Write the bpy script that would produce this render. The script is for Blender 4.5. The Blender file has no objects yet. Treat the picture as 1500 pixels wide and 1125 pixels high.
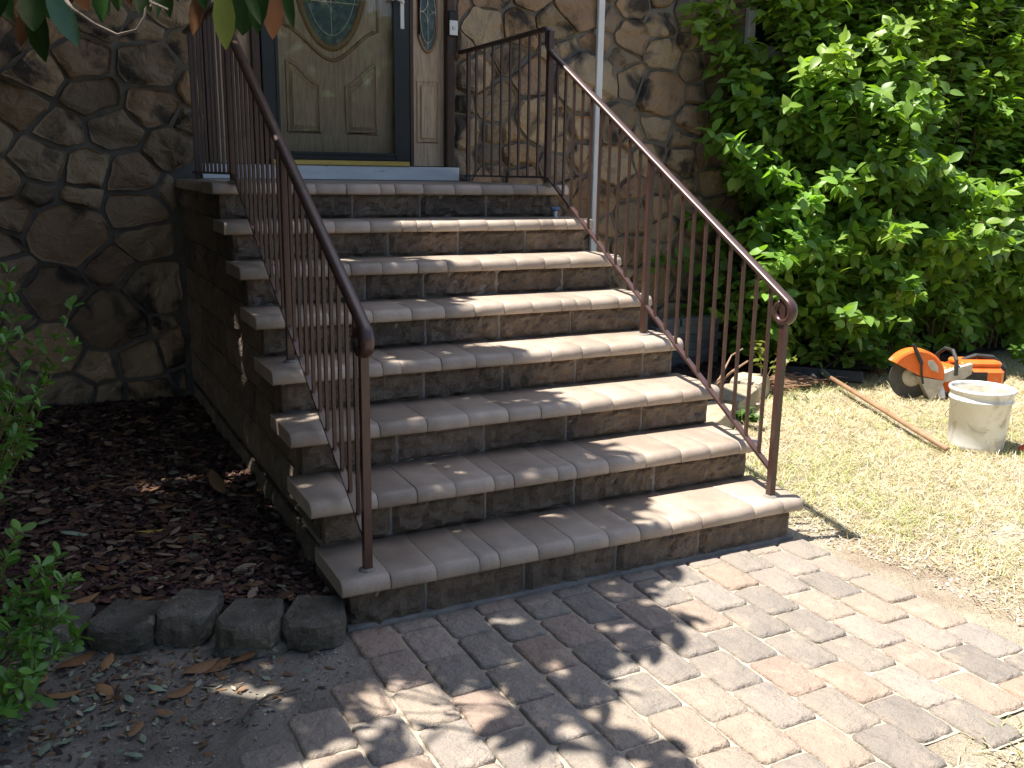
import bpy, math, random
import numpy as np
from mathutils import Vector, Matrix, noise as mnoise
random.seed(7); rng = np.random.default_rng(7)
S = bpy.context.scene
COL = S.collection
# ---------------------------------------------------------------- camera
CAM = np.array([-0.8188, -2.8159, 1.5303]); YAW, PITCH, ROLL, FPX = 0.4723, -0.2254, 0.0165, 1374.7
fw = np.array([math.sin(YAW)*math.cos(PITCH), math.cos(YAW)*math.cos(PITCH), math.sin(PITCH)])
r0 = np.array([math.cos(YAW), -math.sin(YAW), 0]); u0 = np.cross(r0, fw)
rt = math.cos(ROLL)*r0+math.sin(ROLL)*u0; up = -math.sin(ROLL)*r0+math.cos(ROLL)*u0
cd = bpy.data.cameras.new('camera'); cam = bpy.data.objects.new('camera', cd); COL.objects.link(cam)
cam.matrix_world = Matrix([[rt[i], up[i], -fw[i], CAM[i]] for i in range(3)]+[[0, 0, 0, 1]])
cd.sensor_width = 36; cd.lens = FPX/1500*36; cd.clip_start = 0.05; cd.clip_end = 2000
S.camera = cam
S.render.resolution_x, S.render.resolution_y = 1024, 768
# ---------------------------------------------------------------- light
SUND = np.array([0.340, -0.120, -0.95]); SUND /= np.linalg.norm(SUND)      # direction the light travels
W = bpy.data.worlds.new('World'); S.world = W; W.use_nodes = True
nt = W.node_tree; bg = nt.nodes['Background']; sk = nt.nodes.new('ShaderNodeTexSky'); sk.sky_type = 'NISHITA'
sk.sun_disc = False; sk.sun_elevation = math.asin(-SUND[2]); sk.sun_rotation = -math.atan2(-SUND[0], -SUND[1])
nt.links.new(sk.outputs[0], bg.inputs[0]); bg.inputs[1].default_value = 0.074
sl = bpy.data.lights.new('sun', 'SUN'); sl.energy = 4.6; sl.angle = math.radians(0.55); sl.color = (1, 0.95, 0.87)
so = bpy.data.objects.new('sun', sl); COL.objects.link(so); so.location = (-3, 2, 9)
so.rotation_euler = Vector(SUND).to_track_quat('-Z', 'Y').to_euler()
S.view_settings.view_transform = 'Standard'; S.view_settings.look = 'None'; S.view_settings.gamma = 1
S.view_settings.exposure = 1.42; S.view_settings.use_curve_mapping = False
# ---------------------------------------------------------------- materials
def ramp(nt, stops, interp='LINEAR'):
    n = nt.nodes.new('ShaderNodeValToRGB'); r = n.color_ramp; r.interpolation = interp
    while len(r.elements) < len(stops): r.elements.new(0.5)
    for e, (p, c) in zip(r.elements, stops): e.position = p; e.color = (*c, 1)
    return n
def mix(nt, a, b, fac, blend='MIX'):
    n = nt.nodes.new('ShaderNodeMix'); n.data_type = 'RGBA'; n.blend_type = blend
    for s, v in ((n.inputs[6], a), (n.inputs[7], b), (n.inputs[0], fac)):
        if hasattr(v, 'is_linked'): nt.links.new(v, s)
        elif isinstance(v, (int, float)): s.default_value = v
        else: s.default_value = (*v, 1)
    return n.outputs[2]
def tex(nt, co, scale, detail=6, rough=0.6, dist=0, kind='ShaderNodeTexNoise'):
    n = nt.nodes.new(kind); n.inputs['Scale'].default_value = scale
    if kind == 'ShaderNodeTexNoise':
        n.inputs['Detail'].default_value = detail; n.inputs['Roughness'].default_value = rough; n.inputs['Distortion'].default_value = dist
    nt.links.new(co, n.inputs['Vector']); return n
MATS = {}
def mat(name, stops=None, scale=4, rough=0.7, bump=0.3, bscale=60, objstops=None, objmix=0.5, spots=None, spec=0.4,
        attr=False, trans=0, metal=0, speck=0.0, stretch=None, bdist=0.004, rnd=0.25, coarse=0, local=False):
    m = bpy.data.materials.new(name); m.use_nodes = True; nt = m.node_tree; P = nt.nodes['Principled BSDF']
    if local: co = nt.nodes.new('ShaderNodeTexCoord').outputs['Object']
    else: co = nt.nodes.new('ShaderNodeNewGeometry').outputs['Position']
    oi = nt.nodes.new('ShaderNodeObjectInfo')
    if stretch:
        mp = nt.nodes.new('ShaderNodeMapping'); mp.inputs['Scale'].default_value = stretch; nt.links.new(co, mp.inputs[0]); co = mp.outputs[0]
    base = None
    if stops:
        n = tex(nt, co, scale); r = ramp(nt, stops); nt.links.new(n.outputs[0], r.inputs[0]); base = r.outputs[0]
    if objstops:
        r = ramp(nt, objstops); nt.links.new(oi.outputs['Random'], r.inputs[0])
        base = r.outputs[0] if base is None else mix(nt, base, r.outputs[0], objmix)
    if attr:
        a = nt.nodes.new('ShaderNodeAttribute'); a.attribute_name = 'Col'
        base = a.outputs['Color'] if base is None else mix(nt, base, a.outputs['Color'], 0.8)
    if spots:                                   # blotches of another colour in the material itself
        sc, lo, hi, c, amt = spots
        n = tex(nt, co, sc, 4, 0.55, 0.6); mr = nt.nodes.new('ShaderNodeMapRange'); mr.inputs[1].default_value = lo; mr.inputs[2].default_value = hi
        mr.inputs[4].default_value = amt
        nt.links.new(n.outputs[0], mr.inputs[0]); base = mix(nt, base, c, mr.outputs[0])
    if speck:
        n = tex(nt, co, 420, 2); r = ramp(nt, [(0.3, (1-speck,)*3), (0.7, (1+speck,)*3)]); nt.links.new(n.outputs[0], r.inputs[0])
        base = mix(nt, base, r.outputs[0], 1.0, 'MULTIPLY')
    if rnd:                                     # piece to piece variation
        hs = nt.nodes.new('ShaderNodeHueSaturation'); mr = nt.nodes.new('ShaderNodeMapRange')
        mr.inputs[3].default_value = 1-rnd; mr.inputs[4].default_value = 1+rnd
        nt.links.new(oi.outputs['Random'], mr.inputs[0]); nt.links.new(mr.outputs[0], hs.inputs['Value']); nt.links.new(base, hs.inputs['Color']); base = hs.outputs[0]
    nt.links.new(base, P.inputs['Base Color'])
    P.inputs['Roughness'].default_value = rough; P.inputs['Specular IOR Level'].default_value = spec; P.inputs['Metallic'].default_value = metal
    if bump:
        n = tex(nt, co, bscale, 8, 0.65); b = nt.nodes.new('ShaderNodeBump'); b.inputs['Strength'].default_value = bump; b.inputs['Distance'].default_value = bdist
        nt.links.new(n.outputs[0], b.inputs['Height']); last = b
        if coarse:
            n2 = tex(nt, co, coarse, 5, 0.6); b2 = nt.nodes.new('ShaderNodeBump'); b2.inputs['Strength'].default_value = 0.8; b2.inputs['Distance'].default_value = 0.03
            nt.links.new(n2.outputs[0], b2.inputs['Height']); nt.links.new(b.outputs[0], b2.inputs['Normal']); last = b2
        nt.links.new(last.outputs[0], P.inputs['Normal'])
    if trans:
        t = nt.nodes.new('ShaderNodeBsdfTranslucent'); nt.links.new(mix(nt, base, (0.9, 1.0, 0.25), 1.0, 'MULTIPLY'), t.inputs[0])
        ms = nt.nodes.new('ShaderNodeMixShader'); ms.inputs[0].default_value = trans
        nt.links.new(P.outputs[0], ms.inputs[1]); nt.links.new(t.outputs[0], ms.inputs[2]); nt.links.new(ms.outputs[0], nt.nodes['Material Output'].inputs[0])
    MATS[name] = m; return m
mat('stone', [(0.28, (0.13, 0.10, 0.07)), (0.46, (0.27, 0.20, 0.13)), (0.6, (0.38, 0.29, 0.19)), (0.74, (0.30, 0.18, 0.10))], 3.6, 0.85, 0.8, 34,
    objstops=[(0, (0.42, 0.31, 0.18)), (0.16, (0.24, 0.175, 0.115)), (0.32, (0.46, 0.27, 0.13)), (0.48, (0.43, 0.34, 0.23)), (0.64, (0.29, 0.17, 0.10)), (0.8, (0.13, 0.105, 0.085)), (0.9, (0.38, 0.28, 0.17)), (1, (0.44, 0.29, 0.155))],
    objmix=0.6, spots=(3.4, 0.53, 0.64, (0.028, 0.027, 0.027), 0.9), speck=0.18, bdist=0.014, coarse=8, rnd=0.25)
mat('mortar', [(0.35, (0.13, 0.12, 0.10)), (0.65, (0.22, 0.20, 0.17))], 8, 0.95, 0.6, 90, rnd=0)
mat('coping', [(0.3, (0.28, 0.222, 0.175)), (0.5, (0.36, 0.29, 0.23)), (0.7, (0.42, 0.35, 0.285))], 5, 0.5, 0.25, 160,
    spots=(3.3, 0.56, 0.72, (0.25, 0.22, 0.19), 0.6), speck=0.25, rnd=0.17, bdist=0.003, spec=0.5)
mat('block', [(0.3, (0.085, 0.07, 0.056)), (0.5, (0.165, 0.13, 0.098)), (0.7, (0.25, 0.195, 0.145))], 9, 0.92, 1.0, 42,
    objstops=[(0, (0.10, 0.08, 0.065)), (0.5, (0.20, 0.135, 0.085)), (1, (0.16, 0.12, 0.09))], objmix=0.4, speck=0.35, bdist=0.016, rnd=0.18, coarse=24)
mat('joint', [(0.3, (0.17, 0.15, 0.13)), (0.7, (0.30, 0.27, 0.235))], 14, 0.95, 0.6, 120, rnd=0)
mat('paver', [(0.3, (0.19, 0.16, 0.14)), (0.5, (0.27, 0.225, 0.185)), (0.7, (0.34, 0.275, 0.22))], 7, 0.88, 0.55, 120,
    objstops=[(0, (0.20, 0.18, 0.16)), (0.28, (0.25, 0.22, 0.185)), (0.5, (0.32, 0.255, 0.195)), (0.64, (0.29, 0.19, 0.135)), (0.74, (0.23, 0.21, 0.185)), (0.9, (0.31, 0.175, 0.115)), (1, (0.25, 0.23, 0.20))],
    objmix=0.58, spots=(9, 0.56, 0.7, (0.42, 0.33, 0.25), 0.55), speck=0.3, bdist=0.004, rnd=0.1, coarse=22)
mat('sand', [(0.3, (0.30, 0.255, 0.195)), (0.7, (0.44, 0.38, 0.30))], 12, 0.95, 0.8, 160, speck=0.25, rnd=0)
mat('soil', [(0.25, (0.10, 0.085, 0.07)), (0.5, (0.19, 0.165, 0.135)), (0.75, (0.27, 0.24, 0.20))], 2.2, 0.95, 0.9, 55, spots=(6, 0.52, 0.68, (0.10, 0.085, 0.07), 0.7), speck=0.35, bdist=0.01, rnd=0, coarse=7)
mat('lawn_soil', [(0.3, (0.31, 0.25, 0.18)), (0.5, (0.43, 0.365, 0.27)), (0.7, (0.49, 0.43, 0.31))], 3.5, 0.95, 1.0, 60, spots=(1.3, 0.55, 0.7, (0.26, 0.175, 0.115), 0.6), speck=0.45, bdist=0.025, rnd=0, coarse=16)
mat('mulch_soil', [(0.3, (0.022, 0.013, 0.011)), (0.7, (0.07, 0.042, 0.034))], 20, 0.95, 1.0, 60, bdist=0.02, rnd=0)
mat('chips', attr=True, rough=0.85, bump=0.4, bscale=150, rnd=0)
mat('straw', attr=True, rough=0.7, bump=0, rnd=0, trans=0.25)
mat('rail', [(0.35, (0.042, 0.019, 0.015)), (0.65, (0.064, 0.029, 0.023))], 20, 0.34, 0.2, 300, spots=(30, 0.66, 0.74, (0.15, 0.07, 0.045), 0.5), spec=0.6, bdist=0.0008, rnd=0.05)
mat('white_paint', [(0.3, (0.62, 0.63, 0.63)), (0.7, (0.80, 0.81, 0.81))], 6, 0.5, 0.2, 40, spots=(14, 0.66, 0.70, (0.06, 0.055, 0.05), 0.95), stretch=(0.5, 1, 2.5), rnd=0)
mat('white_metal', [(0.3, (0.70, 0.71, 0.71)), (0.7, (0.82, 0.82, 0.82))], 3, 0.4, 0.05, 60, rnd=0)
mat('oak', [(0.3, (0.34, 0.24, 0.15)), (0.48, (0.48, 0.355, 0.235)), (0.6, (0.56, 0.425, 0.29)), (0.75, (0.40, 0.285, 0.18))], 9, 0.45, 0.25, 60, stretch=(9, 9, 0.8), rnd=0.05, bdist=0.0015)
mat('oak_frame', [(0.3, (0.20, 0.12, 0.06)), (0.7, (0.33, 0.21, 0.11))], 9, 0.5, 0.2, 60, stretch=(9, 9, 0.8), rnd=0.05, bdist=0.0015)
mat('jamb', [(0.3, (0.045, 0.026, 0.018)), (0.7, (0.085, 0.05, 0.033))], 8, 0.5, 0.2, 80, stretch=(6, 6, 0.7), rnd=0)
mat('storm', [(0.3, (0.012, 0.016, 0.018)), (0.7, (0.02, 0.026, 0.028))], 4, 0.4, 0.05, 60, rnd=0)
mat('brass', [(0.3, (0.50, 0.36, 0.10)), (0.7, (0.62, 0.47, 0.16))], 12, 0.35, 0.1, 90, metal=0.8, rnd=0)
mat('lead', [(0.3, (0.45, 0.42, 0.34)), (0.7, (0.6, 0.56, 0.45))], 12, 0.35, 0, metal=0.6, rnd=0)
mat('steel', [(0.3, (0.42, 0.42, 0.41)), (0.7, (0.62, 0.62, 0.6))], 14, 0.4, 0.2, 90, metal=0.7, rnd=0)
mat('obscure_glass', [(0.35, (0.008, 0.018, 0.016)), (0.55, (0.02, 0.05, 0.04)), (0.7, (0.10, 0.16, 0.13))], 26, 0.12, 0.5, 90, bdist=0.003, spec=0.7, rnd=0)
mat('window_glass', [(0.3, (0.015, 0.02, 0.03)), (0.7, (0.03, 0.04, 0.05))], 2, 0.05, 0, spec=0.8, rnd=0)
mat('shrub_leaf', [(0.3, (0.08, 0.20, 0.03)), (0.7, (0.16, 0.32, 0.05))], 3, 0.42, 0.15, 90, attr=True, trans=0.5, rnd=0.18, spec=0.5, bdist=0.002)
mat('azalea_leaf', [(0.3, (0.06, 0.15, 0.03)), (0.7, (0.12, 0.26, 0.045))], 5, 0.35, 0, attr=True, trans=0.3, rnd=0.1, spec=0.5)
mat('magnolia_leaf', [(0.3, (0.02, 0.06, 0.018)), (0.7, (0.045, 0.11, 0.025))], 8, 0.22, 0.15, 60, trans=0.12, rnd=0.3, spec=0.6, bdist=0.002)
mat('magnolia_under', [(0.3, (0.16, 0.065, 0.025)), (0.7, (0.26, 0.115, 0.04))], 12, 0.7, 0.2, 90, rnd=0.2)
mat('magnolia_young', [(0.3, (0.16, 0.22, 0.03)), (0.7, (0.26, 0.31, 0.05))], 12, 0.35, 0.15, 60, trans=0.25, rnd=0.1)
mat('far_leaf', [(0.3, (0.03, 0.075, 0.018)), (0.7, (0.07, 0.14, 0.03))], 1.5, 0.5, 0, trans=0.25, rnd=0.2)
mat('bark', [(0.3, (0.07, 0.055, 0.045)), (0.7, (0.17, 0.14, 0.11))], 12, 0.9, 0.8, 60, stretch=(1, 1, 0.3), bdist=0.01)
mat('stem', [(0.3, (0.10, 0.07, 0.04)), (0.7, (0.17, 0.13, 0.06))], 12, 0.8, 0.2, 60)
mat('dry_leaf', [(0.3, (0.16, 0.08, 0.035)), (0.7, (0.30, 0.17, 0.08))], 25, 0.6, 0.3, 90,
    objstops=[(0, (0.28, 0.14, 0.06)), (0.35, (0.17, 0.07, 0.03)), (0.7, (0.34, 0.22, 0.12)), (1, (0.30, 0.16, 0.07))], objmix=0.6, rnd=0.25)
mat('yellow_leaf', [(0.3, (0.38, 0.27, 0.05)), (0.7, (0.5, 0.36, 0.08))], 20, 0.5, 0.2, 90, rnd=0)
mat('green_leaf', [(0.3, (0.20, 0.27, 0.17)), (0.7, (0.28, 0.34, 0.24))], 20, 0.55, 0.2, 90, rnd=0.2)
mat('edging', [(0.3, (0.08, 0.07, 0.052)), (0.5, (0.15, 0.13, 0.10)), (0.7, (0.21, 0.185, 0.145))], 9, 0.92, 0.9, 80, spots=(11, 0.62, 0.68, (0.36, 0.32, 0.22), 0.8), speck=0.35, bdist=0.012, coarse=30)
mat('pale_edging', [(0.3, (0.30, 0.25, 0.17)), (0.7, (0.46, 0.40, 0.29))], 9, 0.92, 0.9, 50, spots=(8, 0.55, 0.7, (0.34, 0.24, 0.09), 0.6), speck=0.3, bdist=0.01)
mat('grey_brick', [(0.3, (0.10, 0.105, 0.11)), (0.7, (0.17, 0.175, 0.18))], 9, 0.9, 0.6, 80)
mat('bucket', [(0.35, (0.84, 0.84, 0.83)), (0.6, (0.76, 0.76, 0.74))], 5, 0.5, 0.2, 90, spots=(7, 0.54, 0.64, (0.42, 0.39, 0.33), 0.75), rnd=0)
mat('cement', [(0.3, (0.22, 0.195, 0.15)), (0.7, (0.40, 0.37, 0.30))], 14, 0.9, 0.7, 60, rnd=0)
mat('orange', [(0.3, (0.72, 0.13, 0.02)), (0.7, (0.80, 0.18, 0.03))], 9, 0.42, 0.1, 60, spots=(14, 0.62, 0.72, (0.5, 0.36, 0.26), 0.6), rnd=0)
mat('black_rubber', [(0.3, (0.018, 0.018, 0.018)), (0.7, (0.045, 0.043, 0.04))], 18, 0.6, 0.2, 80, rnd=0)
mat('disc', [(0.3, (0.05, 0.048, 0.045)), (0.7, (0.10, 0.095, 0.085))], 30, 0.7, 0.4, 200, rnd=0)
mat('dusty_metal', [(0.3, (0.40, 0.36, 0.30)), (0.7, (0.58, 0.54, 0.47))], 20, 0.6, 0.3, 90, metal=0.2, rnd=0)
mat('handle_wood', [(0.3, (0.22, 0.125, 0.07)), (0.7, (0.36, 0.22, 0.13))], 12, 0.6, 0.2, 90, rnd=0)
mat('red_rubber', [(0.3, (0.45, 0.06, 0.04)), (0.7, (0.55, 0.09, 0.05))], 9, 0.5, 0.1, 60, rnd=0)
mat('yellow_rubber', [(0.3, (0.65, 0.55, 0.05)), (0.7, (0.75, 0.64, 0.08))], 9, 0.5, 0.1, 60, rnd=0)
mat('blue_plastic', [(0.3, (0.02, 0.06, 0.16)), (0.7, (0.04, 0.10, 0.24))], 9, 0.3, 0, rnd=0)
mat('black_plastic', [(0.3, (0.012, 0.012, 0.014)), (0.7, (0.02, 0.02, 0.022))], 9, 0.35, 0, rnd=0)
mat('roofing', [(0.3, (0.05, 0.048, 0.045)), (0.7, (0.10, 0.095, 0.09))], 20, 0.95, 0.7, 60, rnd=0)
mat('soffit', [(0.3, (0.60, 0.60, 0.58)), (0.7, (0.68, 0.68, 0.66))], 3, 0.7, 0.1, 30, rnd=0)
gp = bpy.data.materials.new('storm_glass'); gp.use_nodes = True; n_ = gp.node_tree
n_.nodes.remove(n_.nodes['Principled BSDF']); _f = n_.nodes.new('ShaderNodeFresnel'); _f.inputs[0].default_value = 1.45
_t = n_.nodes.new('ShaderNodeBsdfTransparent'); _t.inputs[0].default_value = (0.95, 0.96, 0.95, 1); _g = n_.nodes.new('ShaderNodeBsdfGlossy'); _g.inputs['Roughness'].default_value = 0.02
_m = n_.nodes.new('ShaderNodeMixShader')
for a, b in ((_f.outputs[0], _m.inputs[0]), (_t.outputs[0], _m.inputs[1]), (_g.outputs[0], _m.inputs[2]), (_m.outputs[0], n_.nodes['Material Output'].inputs[0])): n_.links.new(a, b)
MATS['storm_glass'] = gp
# ---------------------------------------------------------------- mesh helpers
def mesh(name, V, F, mats, cols=None, fm=None, smooth=False):
    me = bpy.data.meshes.new(name)
    if isinstance(F, np.ndarray):
        V = np.asarray(V, np.float32); n = F.shape[1]
        me.vertices.add(len(V)); me.vertices.foreach_set('co', V.ravel()); me.loops.add(F.size); me.loops.foreach_set('vertex_index', F.astype(np.int32).ravel())
        me.polygons.add(len(F)); me.polygons.foreach_set('loop_start', np.arange(0, F.size, n, dtype=np.int32)); me.polygons.foreach_set('loop_total', np.full(len(F), n, np.int32))
        me.update(calc_edges=True)
    else:
        me.from_pydata([tuple(map(float, v)) for v in V], [], [tuple(f) for f in F])
    for m in (mats if isinstance(mats, (list, tuple)) else [mats]): me.materials.append(MATS[m])
    if fm is not None: me.polygons.foreach_set('material_index', np.asarray(fm, np.int32))
    if cols is not None:
        a = me.attributes.new('Col', 'FLOAT_COLOR', 'POINT'); c = np.ones((len(V), 4), np.float32); c[:, :3] = cols; a.data.foreach_set('color', c.ravel())
    if smooth: me.polygons.foreach_set('use_smooth', np.ones(len(me.polygons), bool))
    return me
def obj(name, me, parent=None, loc=(0, 0, 0), rot=(0, 0, 0)):
    o = bpy.data.objects.new(name, me); COL.objects.link(o); o.location = loc; o.rotation_euler = rot
    if parent: o.parent = parent
    return o
def tag(o, label=None, cat=None, group=None, kind=None):
    for k, v in (('label', label), ('category', cat), ('group', group), ('kind', kind)):
        if v: o[k] = v
    return o
def thing(name, label, cat, loc=(0, 0, 0), rz=0, group=None):
    return tag(obj(name, None, None, loc, (0, 0, rz)), label, cat, group)
class G:                                        # collects shapes into one mesh
    def __init__(s): s.V = []; s.F = []; s.m = []
    def add(s, V, F, mi=0):
        b = len(s.V); s.V += [tuple(map(float, v)) for v in V]; s.F += [tuple(i+b for i in f) for f in F]; s.m += [mi]*len(F); return s
    def box(s, x0, x1, y0, y1, z0, z1, mi=0, bev=0.0):
        b = min(bev, (x1-x0)/3, (y1-y0)/3, (z1-z0)/3)
        if b <= 0:
            V = [(x, y, z) for z in (z0, z1) for y in (y0, y1) for x in (x0, x1)]
            return s.add(V, [(0, 2, 3, 1), (4, 5, 7, 6), (0, 1, 5, 4), (2, 6, 7, 3), (0, 4, 6, 2), (1, 3, 7, 5)], mi)
        V = []; 
        for z, i in ((z0, b), (z0+b, 0), (z1-b, 0), (z1, b)):
            V += [(x0+i+ (b if i==0 else 0), y0+i, z), (x1-i-(b if i==0 else 0), y0+i, z), (x1-i, y0+i+(b if i==0 else 0), z), (x1-i, y1-i-(b if i==0 else 0), z),
                  (x1-i-(b if i==0 else 0), y1-i, z), (x0+i+(b if i==0 else 0), y1-i, z), (x0+i, y1-i-(b if i==0 else 0), z), (x0+i, y0+i+(b if i==0 else 0), z)]
        F = [tuple(range(7, -1, -1)), tuple(range(24, 32))]
        for k in range(3):
            for j in range(8): F.append((k*8+j, k*8+(j+1) % 8, k*8+8+(j+1) % 8, k*8+8+j))
        return s.add(V, F, mi)
    def tube(s, pts, rad, n=8, mi=0, cap=True, up=None):
        pts = [Vector(p) for p in pts]; rads = rad if isinstance(rad, (list, tuple)) else [rad]*len(pts); V = []; prev = None
        for i, p in enumerate(pts):
            t = (pts[min(i+1, len(pts)-1)]-pts[max(i-1, 0)]).normalized()
            if prev is None: a = t.orthogonal().normalized() if up is None else Vector(up)
            else: a = prev
            a = (a-t*a.dot(t)); a = a.normalized() if a.length > 1e-6 else t.orthogonal().normalized(); prev = a; b = t.cross(a)
            for k in range(n):
                q = 2*math.pi*(k+0.5)/n; V.append(p+(a*math.cos(q)+b*math.sin(q))*rads[i])
        F = [(i*n+k, i*n+(k+1) % n, (i+1)*n+(k+1) % n, (i+1)*n+k) for i in range(len(pts)-1) for k in range(n)]
        if cap: F += [tuple(range(n-1, -1, -1)), tuple((len(pts)-1)*n+k for k in range(n))]
        return s.add(V, F, mi)
    def sweep(s, pts, prof, side, mi=0):         # profile (across, up) swept along a path lying in the plane normal to side
        pts = [Vector(p) for p in pts]; side = Vector(side); V = []; n = len(prof)
        for i, p in enumerate(pts):
            t = (pts[min(i+1, len(pts)-1)]-pts[max(i-1, 0)]).normalized(); u = side.cross(t).normalized()
            V += [p+side*a+u*b for a, b in prof]
        F = [(i*n+k, i*n+(k+1) % n, (i+1)*n+(k+1) % n, (i+1)*n+k) for i in range(len(pts)-1) for k in range(n)]+[tuple(range(n-1, -1, -1)), tuple((len(pts)-1)*n+k for k in range(n))]
        return s.add(V, F, mi)
    def lathe(s, prof, n=32, c=(0, 0, 0), axis='z', mi=0):
        V = []
        for r, h in prof:
            for k in range(n):
                q = 2*math.pi*k/n; x, y = r*math.cos(q), r*math.sin(q)
                V.append((c[0]+x, c[1]+y, c[2]+h) if axis == 'z' else (c[0]+x, c[1]+h, c[2]+y))
        F = [(i*n+k, i*n+(k+1) % n, (i+1)*n+(k+1) % n, (i+1)*n+k) for i in range(len(prof)-1) for k in range(n)]
        return s.add(V, F, mi)
    def poly(s, pts, y0, y1, mi=0):              # outline in XZ given thickness along Y (y0 is the front)
        n = len(pts); V = [(x, y0, z) for x, z in pts]+[(x, y1, z) for x, z in pts]
        return s.add(V, [tuple(range(n)), tuple(range(2*n-1, n-1, -1))]+[(i, i+n, (i+1) % n+n, (i+1) % n) for i in range(n)], mi)
    def build(s, name, mats, parent=None, loc=(0, 0, 0), rot=(0, 0, 0), smooth=False):
        return obj(name, mesh(name, s.V, s.F, mats, fm=s.m, smooth=smooth), parent, loc, rot)
def nz(x, y, z=0.0): return mnoise.noise(Vector((x, y, z)))
def frac(x, y, z=0.0, o=4): return mnoise.fractal(Vector((x, y, z)), 1.0, 2.0, o)
def rough_block(w, h, dep, seed, amp=0.009, nx=9, nz_=5, bev=0.006):
    """block with a split rough face at y=0 (looking to -y), lower left front corner at the origin"""
    V = []; F = []
    for j in range(nz_):
        for i in range(nx):
            u, v = i/(nx-1), j/(nz_-1); e = i in (0, nx-1) or j in (0, nz_-1)
            d = bev if e else -amp*(0.4+1.6*frac(u*w*22+seed*7.3, v*h*22, seed, 3))
            V.append((u*w+(0.002 if i == 0 else -0.002 if i == nx-1 else rng.normal(0, 0.002)), d+(rng.normal(0, 0.0015) if not e else abs(rng.normal(0, 0.003))), v*h+(0.0 if e else rng.normal(0, 0.002))))
    F = [(j*nx+i, j*nx+i+1, (j+1)*nx+i+1, (j+1)*nx+i) for j in range(nz_-1) for i in range(nx-1)]
    b = len(V); V += [(0.002, dep, 0), (w-0.002, dep, 0), (w-0.002, dep, h), (0.002, dep, h)]
    bot = list(range(nx)); top = [(nz_-1)*nx+i for i in range(nx)]; lf = [j*nx for j in range(nz_)]; rg = [j*nx+nx-1 for j in range(nz_)]
    F += [tuple([b, b+1]+bot[::-1]), tuple(top+[b+2, b+3]), tuple([b+3, b]+lf), tuple([b+1, b+2]+rg[::-1]), (b+1, b, b+3, b+2)]
    return V, F
def leaf_tpl(st, curl=0.25, fold=0.18):
    """leaf of unit length along +y, face up +z; st = list of (t, half width)"""
    V = []
    for t, w in st:
        z = -curl*t*t
        V += [(-w, t, z+fold*w), (0, t, z), (w, t, z+fold*w)]
    F = []
    for i in range(len(st)-1):
        a = i*3; F += [(a, a+1, a+4, a+3), (a+1, a+2, a+5, a+4)]
    return np.array(V, np.float32), np.array(F, np.int32)
def frames(d, nrm):
    """rotation matrices with y along d and z close to nrm"""
    y = d/np.linalg.norm(d, axis=1, keepdims=True); x = np.cross(y, nrm); x /= np.linalg.norm(x, axis=1, keepdims=True)+1e-9; z = np.cross(x, y)
    return np.stack([x, y, z], -1)
def scatter(tpl, P, R, Sc, C):
    V, F = tpl; n = len(P); k = len(V)
    VV = np.einsum('nij,kj->nki', R, V)*Sc[:, None, None]+P[:, None, :]
    FF = (F[None]+(np.arange(n)*k)[:, None, None]).reshape(-1, F.shape[1])
    return VV.reshape(-1, 3), FF, np.repeat(C, k, 0)
def rnd_dirs(n, zlo=-1, zhi=1):
    z = rng.uniform(zlo, zhi, n); a = rng.uniform(0, 2*math.pi, n); r = np.sqrt(1-z*z); return np.stack([r*np.cos(a), r*np.sin(a), z], 1)
def px(x, y, depth):
    """the point seen at a photo pixel at a given distance along the view axis (used to measure the place)"""
    return CAM+(fw+rt*(x-750)/FPX+up*(562.5-y)/FPX)*depth
# ================================================================ the setting
def sheet(name, x0, x1, y0, y1, step, zf, m, inside=None):
    xs = np.arange(x0, x1+1e-6, step); ys = np.arange(y0, y1+1e-6, step); idx = {}; V = []; F = []
    for j, y in enumerate(ys):
        for i, x in enumerate(xs): V.append((x, y, zf(x, y)))
    n = len(xs)
    for j in range(len(ys)-1):
        for i in range(n-1):
            if inside is None or inside(xs[i]+step/2, ys[j]+step/2): F.append((j*n+i, j*n+i+1, j*n+n+i+1, j*n+n+i))
    return obj(name, mesh(name, V, F, m, smooth=True))
gv = [(-400, -400, -0.06), (400, -400, -0.06), (400, 400, -0.06), (-400, 400, -0.06)]
tag(obj('ground', mesh('ground', gv, [(0, 1, 2, 3)], 'soil')), kind='structure')
D, RISE, CAP, XR = 0.2964, 0.18, 0.057, 2.035
def path_right(y):                              # right edge of the paving
    if y > -0.05: return 1.98
    if y > -1.32: return 2.05+0.09*min(1, -y/0.4)
    return 1.22
def path_left(y):
    if y > -0.36: return 0.0
    return -0.02-0.16*math.ceil((-0.36-y)/0.09) if y > -0.9 else -1.0
def in_path(x, y): return y < 0.03 and path_left(y) < x < path_right(y)
def zbed(x, y): return 0.035+0.035*min(1, max(0, y)/1.5)+0.02*frac(x*2.2, y*2.2+9)+0.012*frac(x*9, y*9)
EDL = lambda x: 0.03-0.43*x+0.05                # line of the left edging
tag(sheet('mulch_bed', -4.0, 0.05, 0.0, 3.42, 0.05, zbed, 'mulch_soil', lambda x, y: y > EDL(x)+0.02 or x > -0.0), kind='structure')
EDR = lambda x: 1.02+0.72*(x-2.0)               # line of the right edging
tag(sheet('mulch_bed_under_shrub', 1.98, 9, 0.9, 3.44, 0.06, lambda x, y: 0.03+0.02*frac(x*3, y*3), 'mulch_soil', lambda x, y: y > min(EDR(x)+0.06, 2.45+0.15*math.sin(x*2.0))), kind='structure')
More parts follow.
